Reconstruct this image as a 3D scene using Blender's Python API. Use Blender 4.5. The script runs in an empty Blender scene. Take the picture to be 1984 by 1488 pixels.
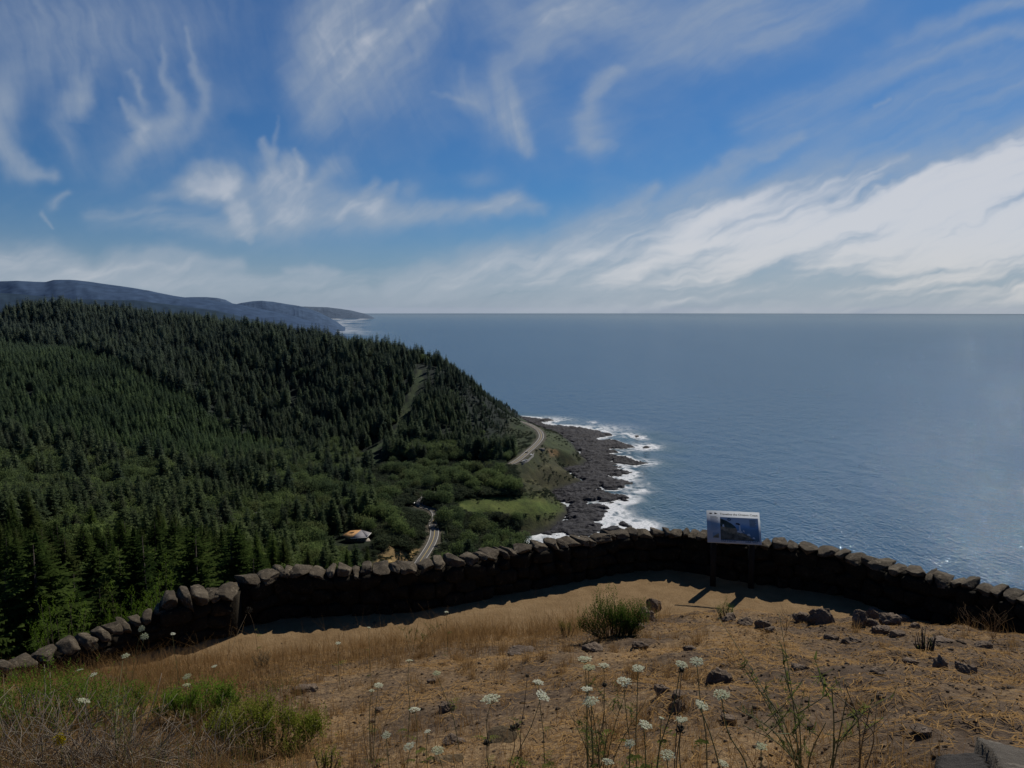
import bpy, math, random
import numpy as np
from mathutils import Vector, Matrix

random.seed(7)
RNG = np.random.default_rng(7)
SC = bpy.context.scene
COL = SC.collection
R = math.radians
FPX, CX, CY = 1500.0, 992.0, 744.0           # photograph: 1984 x 1488, focal length in its pixels
CAMZ = 245.0                                  # overlook, metres above the sea
SEA_R = 60000.0
PITCH = math.atan((CY - 607.0) / FPX) + math.atan(CAMZ / SEA_R)
CP, SP = math.cos(PITCH), math.sin(PITCH)
SUN_EL, SUN_AZ = R(44), R(35)                 # azimuth clockwise from +Y (towards +X)

# ------------------------------------------------------------------ projection helpers (survey of the place)
def at(px, py, Y):
    """world point seen at a photo pixel, at forward distance Y"""
    a = (px - CX) / FPX; b = (py - CY) / FPX
    f = CP - b * SP; d = SP + b * CP
    t = Y / f
    return np.array([a * t, Y, CAMZ - d * t])

def on_z(px, py, z):
    a = (px - CX) / FPX; b = (py - CY) / FPX
    f = CP - b * SP; d = SP + b * CP
    t = (CAMZ - z) / d
    return np.array([a * t, f * t, z])

def project(P):
    P = np.asarray(P, float)
    x, y, z = P[..., 0], P[..., 1], P[..., 2] - CAMZ
    dep = y * CP - z * SP
    dn = -z * CP - y * SP
    dep = np.where(dep < 1e-3, 1e-3, dep)
    return CX + FPX * x / dep, CY + FPX * dn / dep, dep

def inpoly(x, y, poly):
    x = np.asarray(x, float); y = np.asarray(y, float)
    res = np.zeros(x.shape, bool)
    n = len(poly)
    for i in range(n):
        x1, y1 = poly[i][:2]; x2, y2 = poly[(i + 1) % n][:2]
        if y1 == y2: continue
        c = ((y1 > y) != (y2 > y)) & (x < (x2 - x1) * (y - y1) / (y2 - y1) + x1)
        res ^= c
    return res

def seg_dist(x, y, pts, closed=False):
    """distance to a polyline and the parameter (index + fraction) of the closest point"""
    best = np.full(np.shape(x), 1e18); par = np.zeros(np.shape(x))
    m = len(pts)
    for i in range(m if closed else m - 1):
        x1, y1 = pts[i][:2]; x2, y2 = pts[(i + 1) % m][:2]
        dx, dy = x2 - x1, y2 - y1
        L2 = dx * dx + dy * dy + 1e-12
        t = np.clip(((x - x1) * dx + (y - y1) * dy) / L2, 0, 1)
        d = (x - x1 - t * dx) ** 2 + (y - y1 - t * dy) ** 2
        k = d < best
        best = np.where(k, d, best); par = np.where(k, i + t, par)
    return np.sqrt(best), par

def sstep(a, b, x):
    t = np.clip((np.asarray(x, float) - a) / (b - a), 0, 1)
    return t * t * (3 - 2 * t)

# ------------------------------------------------------------------ noise
def _hash(ix, iy, seed):
    h = (ix.astype(np.int64) * 374761393 + iy.astype(np.int64) * 668265263 + seed * 1442695041) & 0xFFFFFFFF
    h = ((h ^ (h >> 13)) * 1274126177) & 0xFFFFFFFF
    h = ((h ^ (h >> 16)) * 2246822519) & 0xFFFFFFFF
    return ((h ^ (h >> 15)) & 0xFFFFFF) / float(0xFFFFFF)

def vnoise(x, y, seed=0):
    x = np.asarray(x, float); y = np.asarray(y, float)
    x0 = np.floor(x); y0 = np.floor(y)
    fx = x - x0; fy = y - y0
    fx = fx * fx * fx * (fx * (fx * 6 - 15) + 10); fy = fy * fy * fy * (fy * (fy * 6 - 15) + 10)
    ix = x0.astype(np.int64); iy = y0.astype(np.int64)
    a = _hash(ix, iy, seed); b = _hash(ix + 1, iy, seed)
    c = _hash(ix, iy + 1, seed); d = _hash(ix + 1, iy + 1, seed)
    return (a + (b - a) * fx) * (1 - fy) + (c + (d - c) * fx) * fy

def fbm(x, y, octs=5, seed=0, gain=0.5):
    s = 0; a = 1; tot = 0
    for o in range(octs):
        c, q = math.cos(o * 0.7 + 0.3), math.sin(o * 0.7 + 0.3)
        f = 2.0 ** o
        s = s + a * vnoise((x * c - y * q) * f + o * 17.3, (x * q + y * c) * f - o * 9.1, seed + o)
        tot += a; a *= gain
    return s / tot

def ridged(x, y, octs=4, seed=0):
    s = 0; a = 1; tot = 0
    for o in range(octs):
        f = 2.0 ** o
        s = s + a * (1 - np.abs(2 * vnoise(x * f + o * 7.7, y * f + o * 3.1, seed + o) - 1))
        tot += a; a *= 0.5
    return s / tot

# ------------------------------------------------------------------ mesh helpers
def mesh(name, V, faces, smooth=False, attrs=None, mat=None, mats=None):
    """faces: list of (M,K) index arrays"""
    V = np.asarray(V, np.float32).reshape(-1, 3)
    if not isinstance(faces, (list, tuple)): faces = [faces]
    faces = [np.asarray(f, np.int32) for f in faces if len(f)]
    me = bpy.data.meshes.new(name)
    me.vertices.add(len(V)); me.vertices.foreach_set('co', V.ravel())
    nl = sum(f.size for f in faces); nf = sum(len(f) for f in faces)
    me.loops.add(nl); me.polygons.add(nf)
    me.loops.foreach_set('vertex_index', np.concatenate([f.ravel() for f in faces]))
    tot = np.concatenate([np.full(len(f), f.shape[1], np.int32) for f in faces])
    st = np.concatenate([[0], np.cumsum(tot)[:-1]]).astype(np.int32)
    me.polygons.foreach_set('loop_start', st)
    me.polygons.foreach_set('loop_total', tot)
    if mats is not None:
        for m in mats[0]: me.materials.append(m)
        me.polygons.foreach_set('material_index', np.asarray(mats[1], np.int32))
    elif mat is not None:
        me.materials.append(mat)
    me.update(calc_edges=True)
    if smooth: me.polygons.foreach_set('use_smooth', np.ones(nf, bool))
    for k, v in (attrs or {}).items():
        v = np.asarray(v, np.float32)
        if v.ndim == 1:
            a = me.attributes.new(k, 'FLOAT', 'POINT'); a.data.foreach_set('value', v)
        else:
            if v.shape[1] == 3: v = np.concatenate([v, np.ones((len(v), 1), np.float32)], 1)
            a = me.attributes.new(k, 'FLOAT_COLOR', 'POINT'); a.data.foreach_set('color', v.ravel())
    me.update()
    return me

def obj(name, me, parent=None, kind=None, label=None, cat=None, group=None, loc=None):
    o = bpy.data.objects.new(name, me); COL.objects.link(o)
    if parent is not None: o.parent = parent
    if kind: o['kind'] = kind
    if label: o['label'] = label
    if cat: o['category'] = cat
    if group: o['group'] = group
    if loc is not None: o.location = [float(c) for c in loc]
    return o

def empty(name, loc, label, cat, group=None, rz=0.0):
    o = obj(name, None, label=label, cat=cat, group=group, loc=loc)
    o.empty_display_size = 0.2; o.rotation_euler = (0, 0, rz)
    return o

def dup(root, loc, rz=0.0, scale=1.0, label=None, group=None):
    r = root.copy(); COL.objects.link(r)
    r.location = [float(c) for c in loc]; r.rotation_euler = (0, 0, float(rz))
    r.scale = (scale,) * 3 if np.isscalar(scale) else [float(s) for s in scale]
    if label: r['label'] = label
    if group: r['group'] = group
    for ch in list(root.children):
        c = ch.copy(); COL.objects.link(c); c.parent = r
        for g in list(ch.children):
            d = g.copy(); COL.objects.link(d); d.parent = c
    return r

def grid_faces(nr, nc):
    i = np.arange(nr - 1)[:, None] * nc + np.arange(nc - 1)[None, :]
    i = i.ravel()
    return np.stack([i, i + 1, i + nc + 1, i + nc], 1)

class MB:
    """collects pieces of one mesh"""
    def __init__(self): self.V = []; self.F = {}; self.n = 0; self.A = []
    def add(self, V, *faces, a=None):
        V = np.asarray(V, float).reshape(-1, 3)
        for f in faces:
            f = np.asarray(f, int)
            if len(f): self.F.setdefault(f.shape[1], []).append(f + self.n)
        self.V.append(V); self.n += len(V)
        self.A.append(np.full(len(V), 0.5) if a is None else (np.full(len(V), a) if np.isscalar(a) else np.asarray(a, float)))
    def box(self, c, s, rz=0.0):
        v = np.array([[x, y, z] for x in (-.5, .5) for y in (-.5, .5) for z in (-.5, .5)]) * np.asarray(s, float)
        co, si = math.cos(rz), math.sin(rz)
        v = np.stack([v[:, 0] * co - v[:, 1] * si, v[:, 0] * si + v[:, 1] * co, v[:, 2]], 1) + np.asarray(c, float)
        self.add(v, [[0, 1, 3, 2], [4, 6, 7, 5], [0, 4, 5, 1], [2, 3, 7, 6], [0, 2, 6, 4], [1, 5, 7, 3]])
    def tube(self, pts, rad, sides=6, a=None):
        pts = np.asarray(pts, float); n = len(pts)
        rad = np.full(n, rad) if np.isscalar(rad) else np.asarray(rad, float)
        tg = np.gradient(pts, axis=0); tg /= np.linalg.norm(tg, axis=1)[:, None] + 1e-9
        up = np.array([0.31, 0.17, 0.93]) if abs(tg[0] @ np.array([0.31, 0.17, 0.93])) < 0.9 else np.array([1., 0, 0])
        u = np.cross(tg, up); u /= np.linalg.norm(u, axis=1)[:, None] + 1e-9
        w = np.cross(tg, u)
        an = np.arange(sides) * 2 * math.pi / sides
        ring = (np.cos(an)[None, :, None] * u[:, None] + np.sin(an)[None, :, None] * w[:, None]) * rad[:, None, None] + pts[:, None]
        f = []
        for i in range(n - 1):
            for j in range(sides):
                k = (j + 1) % sides
                f.append([i * sides + j, i * sides + k, (i + 1) * sides + k, (i + 1) * sides + j])
        self.add(ring.reshape(-1, 3), f, [list(range(sides))[::-1]], [[(n - 1) * sides + j for j in range(sides)]], a=a)
    def build(self, name, mat, smooth=False):
        fs = [np.concatenate(v) for v in self.F.values()]
        return mesh(name, np.concatenate(self.V), fs, smooth, {'tint': np.concatenate(self.A)}, mat)

# ------------------------------------------------------------------ material helpers
class NT:
    def __init__(self, tree): self.t = tree; tree.nodes.clear()
    def n(self, typ, ins=None, **props):
        nd = self.t.nodes.new(typ)
        for k, v in props.items(): setattr(nd, k, v)
        for k, v in (ins or {}).items():
            s = nd.inputs[k]
            if isinstance(v, bpy.types.NodeSocket): self.t.links.new(v, s)
            elif isinstance(v, bpy.types.Node): self.t.links.new(v.outputs[0], s)
            else: s.default_value = v
        return nd
    def ramp(self, fac, stops):
        nd = self.n('ShaderNodeValToRGB', {0: fac})
        e = nd.color_ramp.elements
        while len(e) < len(stops): e.new(0.5)
        for q, (p, c) in zip(e, stops):
            q.position = p; q.color = (*c, 1) if len(c) == 3 else c
        return nd.outputs[0]
    def mixc(self, fac, a, b, mode='MIX'):
        nd = self.n('ShaderNodeMix', data_type='RGBA', blend_type=mode)
        for s, v in ((nd.inputs[0], fac), (nd.inputs[6], a), (nd.inputs[7], b)):
            if isinstance(v, bpy.types.NodeSocket): self.t.links.new(v, s)
            elif isinstance(v, (tuple, list)): s.default_value = (*v, 1) if len(v) == 3 else v
            else: s.default_value = v
        return nd.outputs[2]
    def m(self, op, a, b=None, c=None, clamp=False):
        nd = self.n('ShaderNodeMath', operation=op, use_clamp=clamp)
        for i, v in enumerate((a, b, c)):
            if v is None: continue
            if isinstance(v, bpy.types.NodeSocket): self.t.links.new(v, nd.inputs[i])
            else: nd.inputs[i].default_value = v
        return nd.outputs[0]
    def noise(self, vec, scale, detail=4, rough=0.55, dist=0.0):
        nd = self.n('ShaderNodeTexNoise', {'Scale': scale, 'Detail': detail, 'Roughness': rough, 'Distortion': dist})
        if vec is not None: self.t.links.new(vec, nd.inputs['Vector'])
        return nd.outputs[0]
    def pos(self): return self.n('ShaderNodeNewGeometry').outputs['Position']
    def objc(self): return self.n('ShaderNodeTexCoord').outputs['Object']
    def attr(self, name): return self.n('ShaderNodeAttribute', attribute_name=name)
    def bump(self, h, strength=0.5, dist=0.05):
        return self.n('ShaderNodeBump', {'Height': h, 'Strength': strength, 'Distance': dist}).outputs[0]
    def out(self, sh):
        o = self.n('ShaderNodeOutputMaterial'); self.t.links.new(sh, o.inputs[0])
    def principled(self, col, rough=0.8, normal=None, spec=0.3, metal=0.0):
        nd = self.n('ShaderNodeBsdfPrincipled', {'Roughness': rough, 'Specular IOR Level': spec, 'Metallic': metal})
        if isinstance(col, bpy.types.NodeSocket): self.t.links.new(col, nd.inputs['Base Color'])
        else: nd.inputs['Base Color'].default_value = (*col, 1)
        if normal is not None: self.t.links.new(normal, nd.inputs['Normal'])
        return nd.outputs[0]

def material(name):
    m = bpy.data.materials.new(name); m.use_nodes = True
    return m, NT(m.node_tree)

def simple(name, col, rough=0.7, var=0.25, scale=8.0, bump=0.0, spec=0.3, metal=0.0):
    m, n = material(name)
    nz = n.noise(n.objc(), scale, 5)
    dark = tuple(c * (1 - var) for c in col); light = tuple(min(1, c * (1 + var)) for c in col)
    c = n.ramp(nz, [(0.3, dark), (0.7, light)])
    nb = n.bump(n.noise(n.objc(), scale * 6, 5), bump, 0.02) if bump else None
    n.out(n.principled(c, rough, nb, spec, metal))
    return m

def leafmat(name, c1, c2, trans=0.25, haze=0.0, dry=None):
    """foliage: per-leaf tint, per-tree random, optional aerial tint with distance across the valley"""
    m, n = material(name)
    t = n.attr('tint').outputs['Fac']
    rnd = n.n('ShaderNodeObjectInfo').outputs['Random']
    f = n.m('ADD', n.m('MULTIPLY', t, 0.55), n.m('MULTIPLY', rnd, 0.45))
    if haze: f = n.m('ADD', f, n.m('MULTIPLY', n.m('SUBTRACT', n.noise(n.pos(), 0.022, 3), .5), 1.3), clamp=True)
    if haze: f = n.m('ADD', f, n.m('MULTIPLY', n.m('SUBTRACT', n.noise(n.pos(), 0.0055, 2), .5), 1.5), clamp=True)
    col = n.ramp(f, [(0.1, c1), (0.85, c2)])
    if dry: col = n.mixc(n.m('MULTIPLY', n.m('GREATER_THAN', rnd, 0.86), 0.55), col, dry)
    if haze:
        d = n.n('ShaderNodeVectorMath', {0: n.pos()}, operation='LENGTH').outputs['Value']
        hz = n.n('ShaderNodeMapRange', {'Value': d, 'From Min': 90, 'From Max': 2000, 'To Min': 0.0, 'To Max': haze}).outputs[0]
        col = n.mixc(hz, col, (0.200, 0.250, 0.240))  # pale air haze painted into the leaf colour, stronger with distance
    a = n.n('ShaderNodeBsdfDiffuse', {'Color': col}).outputs[0]
    b = n.n('ShaderNodeBsdfTranslucent', {'Color': col}).outputs[0]
    n.out(n.n('ShaderNodeMixShader', {0: trans, 1: a, 2: b}).outputs[0])
    return m
# ================================================================== camera, light, world
cam = bpy.data.cameras.new('camera'); camo = bpy.data.objects.new('camera', cam); COL.objects.link(camo)
cam.sensor_width = 36.0; cam.lens = 36.0 * FPX / 1984.0
cam.clip_start = 0.05; cam.clip_end = 250000
camo.location = (0, 0, CAMZ); camo.rotation_euler = (R(90) - PITCH, 0, 0)
SC.camera = camo
SC.view_settings.view_transform = 'Standard'; SC.view_settings.look = 'None'
SC.view_settings.exposure = 0; SC.view_settings.gamma = 1
SC.render.engine = 'CYCLES'
cy = SC.cycles
cy.use_denoising = True
try: cy.denoiser = 'OPENIMAGEDENOISE'
except Exception: pass
cy.max_bounces = 6; cy.diffuse_bounces = 4; cy.glossy_bounces = 2; cy.transmission_bounces = 2
cy.transparent_max_bounces = 8; cy.sample_clamp_indirect = 4; cy.sample_clamp_direct = 0
cy.caustics_reflective = False; cy.caustics_refractive = False

sun = bpy.data.lights.new('sun', 'SUN'); suno = bpy.data.objects.new('sun', sun); COL.objects.link(suno)
sun.energy = 3.75; sun.angle = R(0.53); sun.color = (1.0, 0.93, 0.82)
sd = Vector((math.sin(SUN_AZ) * math.cos(SUN_EL), math.cos(SUN_AZ) * math.cos(SUN_EL), math.sin(SUN_EL)))
suno.rotation_euler = (-sd).to_track_quat('-Z', 'Y').to_euler()
suno.location = (0, 0, 400)

wd = bpy.data.worlds.new('World'); SC.world = wd; wd.use_nodes = True
n = NT(wd.node_tree)
sk = n.n('ShaderNodeTexSky', sky_type='NISHITA', sun_disc=False, sun_elevation=SUN_EL, sun_rotation=SUN_AZ,
         altitude=250, air_density=1.0, dust_density=0.6, ozone_density=2.2)
hs = n.mixc(1.0, sk.outputs[0], (.235, .505, .82), 'MULTIPLY')      # the deep blue of a clear coastal air
zen = n.n('ShaderNodeMapRange', {'Value': n.n('ShaderNodeSeparateXYZ', {0: n.n('ShaderNodeTexCoord').outputs['Generated']}).outputs[2], 'From Min': .40, 'From Max': .8, 'To Min': 1.0, 'To Max': .62}).outputs[0]  # dims the sky overhead, above the view, to weaken blue fill in shadows
hs = n.mixc(1.0, hs, zen, 'MULTIPLY')
bg = n.n('ShaderNodeBackground', {'Color': hs, 'Strength': 0.070})
wo = n.n('ShaderNodeOutputWorld'); wd.node_tree.links.new(bg.outputs[0], wo.inputs[0])
try:
    wd.cycles.sampling_method = 'MANUAL'; wd.cycles.sample_map_resolution = 512
except Exception: pass

# ================================================================== cirrus layer (sky)
def cloud_density(X, Y):
    """cirrus drawn by direction; X, Y are the direction's photo coordinates"""
    wx = X + 46 * (fbm(X / 150, Y / 130, 5, 11) - .5) + 14 * (fbm(X / 36, Y / 30, 3, 12) - .5)
    wy = Y + 46 * (fbm(X / 150, Y / 130, 5, 21) - .5) + 14 * (fbm(X / 36, Y / 30, 3, 22) - .5)
    sx = X + 30 * (fbm(X / 90, Y / 80, 5, 31) - .5) + 9 * (fbm(X / 22, Y / 26, 3, 32) - .5); sy = Y + 30 * (fbm(X / 90, Y / 80, 5, 41) - .5) + 9 * (fbm(X / 22, Y / 26, 3, 42) - .5)
    def rot(a, ls, lw):
        c, s = math.cos(R(a)), math.sin(R(a))
        return (wx * c + wy * s) / ls, (-wx * s + wy * c) / lw
    st_diag = fbm(*rot(-27, 300, 26), 5, 51)          # streaks rising to the right
    st_flat = fbm(*rot(-6, 420, 20), 5, 61)
    st_vert = fbm(*rot(78, 150, 16), 5, 71)
    st_fan = fbm(*rot(-48, 220, 26), 5, 81)
    soft = fbm(wx / 90, wy / 70, 5, 91)
    D = np.zeros_like(X)
    def stroke(pts, w, amp, tex=None, k=0.9, fine=False, p=2.0):
        nonlocal D
        gx, gy = (sx, sy) if fine else (wx, wy)
        if fine: w = [q_ * 1.25 for q_ in w]
        d, par = seg_dist(gx, gy, pts)
        m = len(pts) - 1
        q = par / m
        w = np.interp(q, np.linspace(0, 1, len(w)), w)
        a = amp if np.isscalar(amp) else np.interp(q, np.linspace(0, 1, len(amp)), amp)
        v = a * np.exp(-(d / w) ** p) * (.70 if fine else 1)
        if tex is not None: v = v * np.clip(1 + k * 2.6 * (tex - .47), 0.12, 2.0)
        D = D + v
    # shared filament texture: fine fibres along the local wind
    def blob(c, r, amp, ang=0, tex=None, k=0.9, p=2.0):
        nonlocal D
        cc, ss = math.cos(R(ang)), math.sin(R(ang))
        dx, dy = wx - c[0], wy - c[1]
        e = (((dx * cc + dy * ss) / r[0]) ** 2 + ((-dx * ss + dy * cc) / r[1]) ** 2)
        v = amp * np.exp(-e ** (p / 2))
        if tex is not None: v = v * np.clip(1 + k * 3.2 * (tex - .5), 0.05, 2.2)
        D = D + v
    # mares' tails on the left
    stroke([(136,70),(143,148),(152,183),(134,212),(116,233),(141,282),(159,330)], [10,14,18,20,16,16,18], [.1,.35,.65,.45,.25,.2,.1], st_vert, .5, True)
    stroke([(178,112),(169,169),(148,205)], [7,10,16], [.2,.4,.4], None, .5, True)
    stroke([(238,185),(261,229),(280,252),(279,275),(247,302),(222,340)], [4,9,13,16,18,22], [.35,.9,.95,.8,.5,.2], None, 0, True)
    stroke([(248,132),(269,168),(283,212)], [4,6,8], [.3,.55,.3], None, 0, True)
    stroke([(314,95),(325,141),(346,183),(347,226),(325,254),(290,280)], [4,7,11,14,18,20], [.3,.6,.65,.6,.5,.25], None, 0, True)
    blob((308,242), (30,26), .38)
    stroke([(365,56),(377,120),(399,159),(399,212),(374,261),(325,305)], [4,6,9,11,14,18], [.25,.45,.55,.5,.3,.1], None, 0, True)
    blob((4,205), (34,60), .62); stroke([(-10,270),(30,310),(70,330),(112,338)], [26,24,16,12], [.6,.5,.5,.55], soft, .5)
    stroke([(112,400),(140,375)], [10,8], .3, st_fan); stroke([(90,415),(105,440)], [5,4], .3)
    blob((170,40), (230,95), .34, 0, st_vert, .28); blob((60,120), (60,90), .18)
    # feathered fan, top centre-left
    stroke([(690,-40),(640,50),(605,130),(612,235)], [70,60,42,34], [.5,.55,.5,.2], st_fan, .45)
    stroke([(850,-20),(775,55),(690,120),(640,190)], [30,34,44,46], [.45,.5,.42,.2], st_fan, .45)
    stroke([(852,-8),(815,18),(786,36)], [4,7,5], [.4,.6,.25], None, 0, True)
    stroke([(737,58),(705,82),(672,100)], [4,9,7], [.3,.62,.3], None, 0, True)
    blob((720,110), (125,120), .36, -40, st_fan, .4); blob((640,60), (60,80), .22)
    # middle wisps and hook
    stroke([(898,132),(920,180),(955,220),(1010,262),(1028,285)], [10,24,24,20,12], [.15,.55,.5,.45,.2], st_vert, .6, True)
    stroke([(968,118),(976,165),(995,215),(1022,275)], [14,18,18,13], [.3,.6,.75,.4], st_vert, .4, True)
    stroke([(1075,35),(1030,95),(985,130)], [30,24,16], [.35,.32,.25], st_fan, .6)
    stroke([(840,184),(890,187),(925,196)], [3,4,6], [.1,.35,.3], None, 0, True)
    stroke([(1197,134),(1160,160),(1136,190),(1138,240),(1150,288)], [7,13,14,18,20], [.55,.85,.75,.6,.5], None, 0, True)
    stroke([(1112,290),(1150,284),(1188,287)], [7,10,7], [.2,.45,.2], None, 0, True)
    stroke([(1195,140),(1250,120),(1335,92)], [14,10,7], [.25,.25,.3], st_diag, .5, True)
    blob((1105,20), (150,70), .55, 0, soft, .5); blob((1410,25), (150,75), .5, -20, st_diag, .6); blob((1290,50), (200,60), .25)
    stroke([(1660,-20),(1500,70),(1390,120)], [26,26,22], [.3,.3,.15], st_diag, .8)
    # faint streaks, upper right
    stroke([(2010,-8),(1905,16),(1780,66),(1690,105)], [10,13,16,14], [.6,.5,.35,.1], st_diag, .5, True)
    stroke([(2010,52),(1880,84),(1740,136),(1600,190),(1450,245)], [12,15,20,24,26], [.5,.5,.42,.36,.2], st_diag, .5, True)
    stroke([(2010,130),(1800,215),(1560,255)], [50,52,40], [.26,.26,.12], st_diag, .8)
    stroke([(1690,214),(1724,198)], [4,3], .35, None, 0, True)
    blob((300,230), (110,120), .16, 0, soft, .5); blob((1000,210), (80,90), .14, 0, soft, .5); blob((1180,220), (70,90), .12, 0, soft, .5); blob((520,380), (160,80), .2, 0, soft, .5)
    # the great bank on the right
    stroke([(2060,420),(1800,440),(1550,452),(1350,478),(1150,505),(930,520),(760,545)], [125,96,72,52,42,32,24], [1.45,1.35,1.15,1.0,.85,.7,.5], st_diag, .5, p=2.0); stroke([(2060,405),(1850,428),(1650,442),(1500,455)], [66,56,44,36], [.9,.85,.6,.2], st_diag, .3)
    stroke([(2060,300),(1900,350),(1750,392),(1600,430)], [56,50,44,36], [.8,.75,.7,.5], st_diag, .8)
    stroke([(2040,235),(1900,308),(1780,352),(1640,400)], [22,22,22,24], [.55,.5,.5,.4], st_diag, .75)
    stroke([(1762,300),(1700,318),(1620,350),(1520,395),(1380,430)], [6,13,20,28,30], [.5,.8,.95,.7,.5], st_diag, .45, True)
    stroke([(1500,298),(1440,322),(1385,352),(1330,386)], [6,12,18,22], [.4,.7,.9,.6], st_fan, .4, True)
    stroke([(1552,262),(1500,280),(1440,300),(1400,315)], [10,14,10,8], [.35,.45,.4,.2], st_diag, .5, True)
    blob((1600,320), (120,36), .35, -20, st_diag, .6)
    stroke([(1272,368),(1240,395),(1190,418),(1130,436)], [10,20,18,14], [.6,.85,.65,.3], st_diag, .5, True)
    blob((1380,400), (110,30), .5, -8, st_diag, .6); stroke([(1120,455),(1300,430),(1500,410),(1750,370),(2060,300)], [36,44,50,60,70], [.45,.6,.6,.55,.5], st_diag, .35)
    # centre band and tufts
    stroke([(575,430),(650,418),(720,395),(775,352)], [20,24,20,6], [.4,.7,.7,.3], st_fan, .7, True)
    stroke([(610,400),(740,402),(900,410),(1000,398),(1058,404)], [26,26,17,22,14], [.5,.75,.6,.85,.35], st_diag, .5)
    stroke([(590,372),(640,325),(668,318)], [8,20,22], [.3,.4,.3], soft, .6); stroke([(720,352),(700,375)], [10,12], .35, st_fan)
    blob((930,345), (34,16), .22); blob((790,360), (18,14), .22)
    cu = np.clip(1.0 + 1.6 * (fbm(X / 26, Y / 22, 4, 95) - .5), .4, 1.6)
    blob((404,352), (50,30), .95, 0, soft, .3, 3.5); blob((372,366), (42,22), .7, 0, soft, .3, 3); blob((440,366), (36,24), .6, 0, soft, .3, 3)
    blob((310,380), (32,14), .3)
    stroke([(430,388),(462,414),(472,448),(480,466)], [10,26,24,8], [.6,1.0,.95,.4], soft, .4, True, 3)
    stroke([(570,318),(560,356),(536,400),(522,436)], [20,38,36,16], [.75,1.1,.95,.45], st_fan, .5, True, 3)
    stroke([(508,272),(522,296),(523,330),(505,356),(480,378)], [5,11,11,12,14], [.55,.9,.85,.5,.3], None, 0, True)
    stroke([(580,285),(592,310),(588,340)], [4,7,9], [.4,.7,.6], None, 0, True)
    stroke([(537,222),(538,262),(534,300)], [2.5,5,6], [.1,.3,.3], None, 0, True)
    blob((540,430), (90,28), .3, 0, soft, .6)
    stroke([(190,425),(300,425),(430,440)], [18,22,18], [.2,.34,.3], st_flat, .8)
    # low bands
    stroke([(-60,505),(80,500),(180,520),(330,508),(460,510)], [26,28,20,22,12], [.85,.8,.6,.7,.5], st_flat, .5)
    stroke([(560,520),(610,515),(660,528)], [10,14,10], [.5,.6,.4], soft, .4)
    stroke([(-60,545),(400,545),(700,552)], [24,24,18], [.5,.5,.35], st_flat, .8)
    band = sstep(470, 530, Y) * (1 - sstep(585, 604, Y))
    D = D + sstep(415, 520, Y + .10 * (X - 1300)) * (1 - .45 * sstep(555, 606, Y)) * (0.30 + 1.35 * sstep(600, 1500, X)) * np.clip(.55 + 1.5 * (st_flat - .5), .15, 1.4)
    D = D - band * .2 * sstep(900, 1500, X) * np.exp(-((Y - (528 - 0.012 * (X - 1500))) / 9) ** 2) * np.clip(st_flat * 3 - .7, 0, 1)
    D = D - .35 * np.exp(-((X - 1530) / 34) ** 2 - ((Y - 508) / 13) ** 2) - .3 * np.exp(-((X - 1600) / 28) ** 2 - ((Y - 506) / 11) ** 2)
    D = D + .05 * np.clip(soft * 2 - .6, 0, 1)
    # fine ice fibres inside every cloud, drawn out along the wind
    f1 = fbm(*rot(-30, 170, 13), 4, 171); f2 = fbm(*rot(68, 90, 13), 4, 181); f3 = fbm(X / 34, Y / 22, 5, 191)
    wv = sstep(420, 300, Y) * sstep(1100, 800, X)
    fib = f1 * (1 - wv) + f2 * wv
    D = D * np.clip(1 + 1.25 * (fbm(*rot(-24, 330, 30), 5, 201) - .5) + .55 * (fbm(*rot(-20, 110, 22), 4, 211) - .5), .5, 1.5) ** (sstep(.4, 1.3, D) * sstep(900, 1300, X))
    thin = 1 - sstep(.7, 1.5, D)
    D = D * np.clip(1 + (.15 + .45 * thin) * (fib - .5) + (.12 + .3 * thin) * (f3 - .5), .5, 1.5)
    return np.clip(D, 0, 3)

azs = np.unique(np.round(np.concatenate([np.linspace(-80, -37, 40), np.arange(-37, 37.01, 0.062), np.linspace(37, 80, 40)]), 4))
els = np.unique(np.round(np.concatenate([np.arange(-0.3, 23.0, 0.062), np.linspace(23, 40, 60)]), 4))
AZ, EL = np.meshgrid(np.radians(azs), np.radians(els))
dx, dy, dz = np.sin(AZ) * np.cos(EL), np.cos(AZ) * np.cos(EL), np.sin(EL)
PX, PY, _ = project(np.stack([dx, dy, dz + CAMZ], -1))
inside = (np.abs(np.degrees(AZ)) < 60) 
PXc, PYc = np.where(inside, PX, 5000.), np.where(inside, PY, -3000.)
D = cloud_density(np.clip(PXc, -700, 2700), np.clip(PYc, -900, 640))
fade = (1 - sstep(26, 33, np.degrees(EL))) * (1 - sstep(44, 62, np.abs(np.degrees(AZ))))
D = D * fade
D = D / (1 + .36 * D)
alpha = 1 - np.exp(-1.45 * D)
bright = sstep(0.55, 1.35, D)
# aerial haze low over the sea
hz = np.clip(1 - np.degrees(EL) / 9.0, 0, 1) ** 2.0
hcol = np.array([0.305, 0.358, 0.445]); ccol = np.array([0.335, 0.395, 0.475]); bcol = np.array([0.635, 0.645, 0.675])
warm = (sstep(900, 1900, PXc) * sstep(430, 560, PYc))[..., None]
cc = ccol + (bcol - ccol) * bright[..., None] + (np.array([.095, .085, .07]) * hz[..., None] * (1 - bright[..., None]))
cc = cc * (1 + warm * np.array([.02, -.005, -.05]))
ha = np.maximum(0.86 * hz, 1 - sstep(0.0, 0.9, np.degrees(EL)))
A = 1 - (1 - alpha) * (1 - ha)
Cc = (cc * alpha[..., None] + hcol * (ha * (1 - alpha))[..., None]) / np.maximum(A, 1e-4)[..., None]
RD = 66000.0
V = np.stack([dx * RD, dy * RD, dz * RD + CAMZ], -1).reshape(-1, 3)
m, n = material('cirrus_air')
at_ = n.attr('sky_colour')
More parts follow.
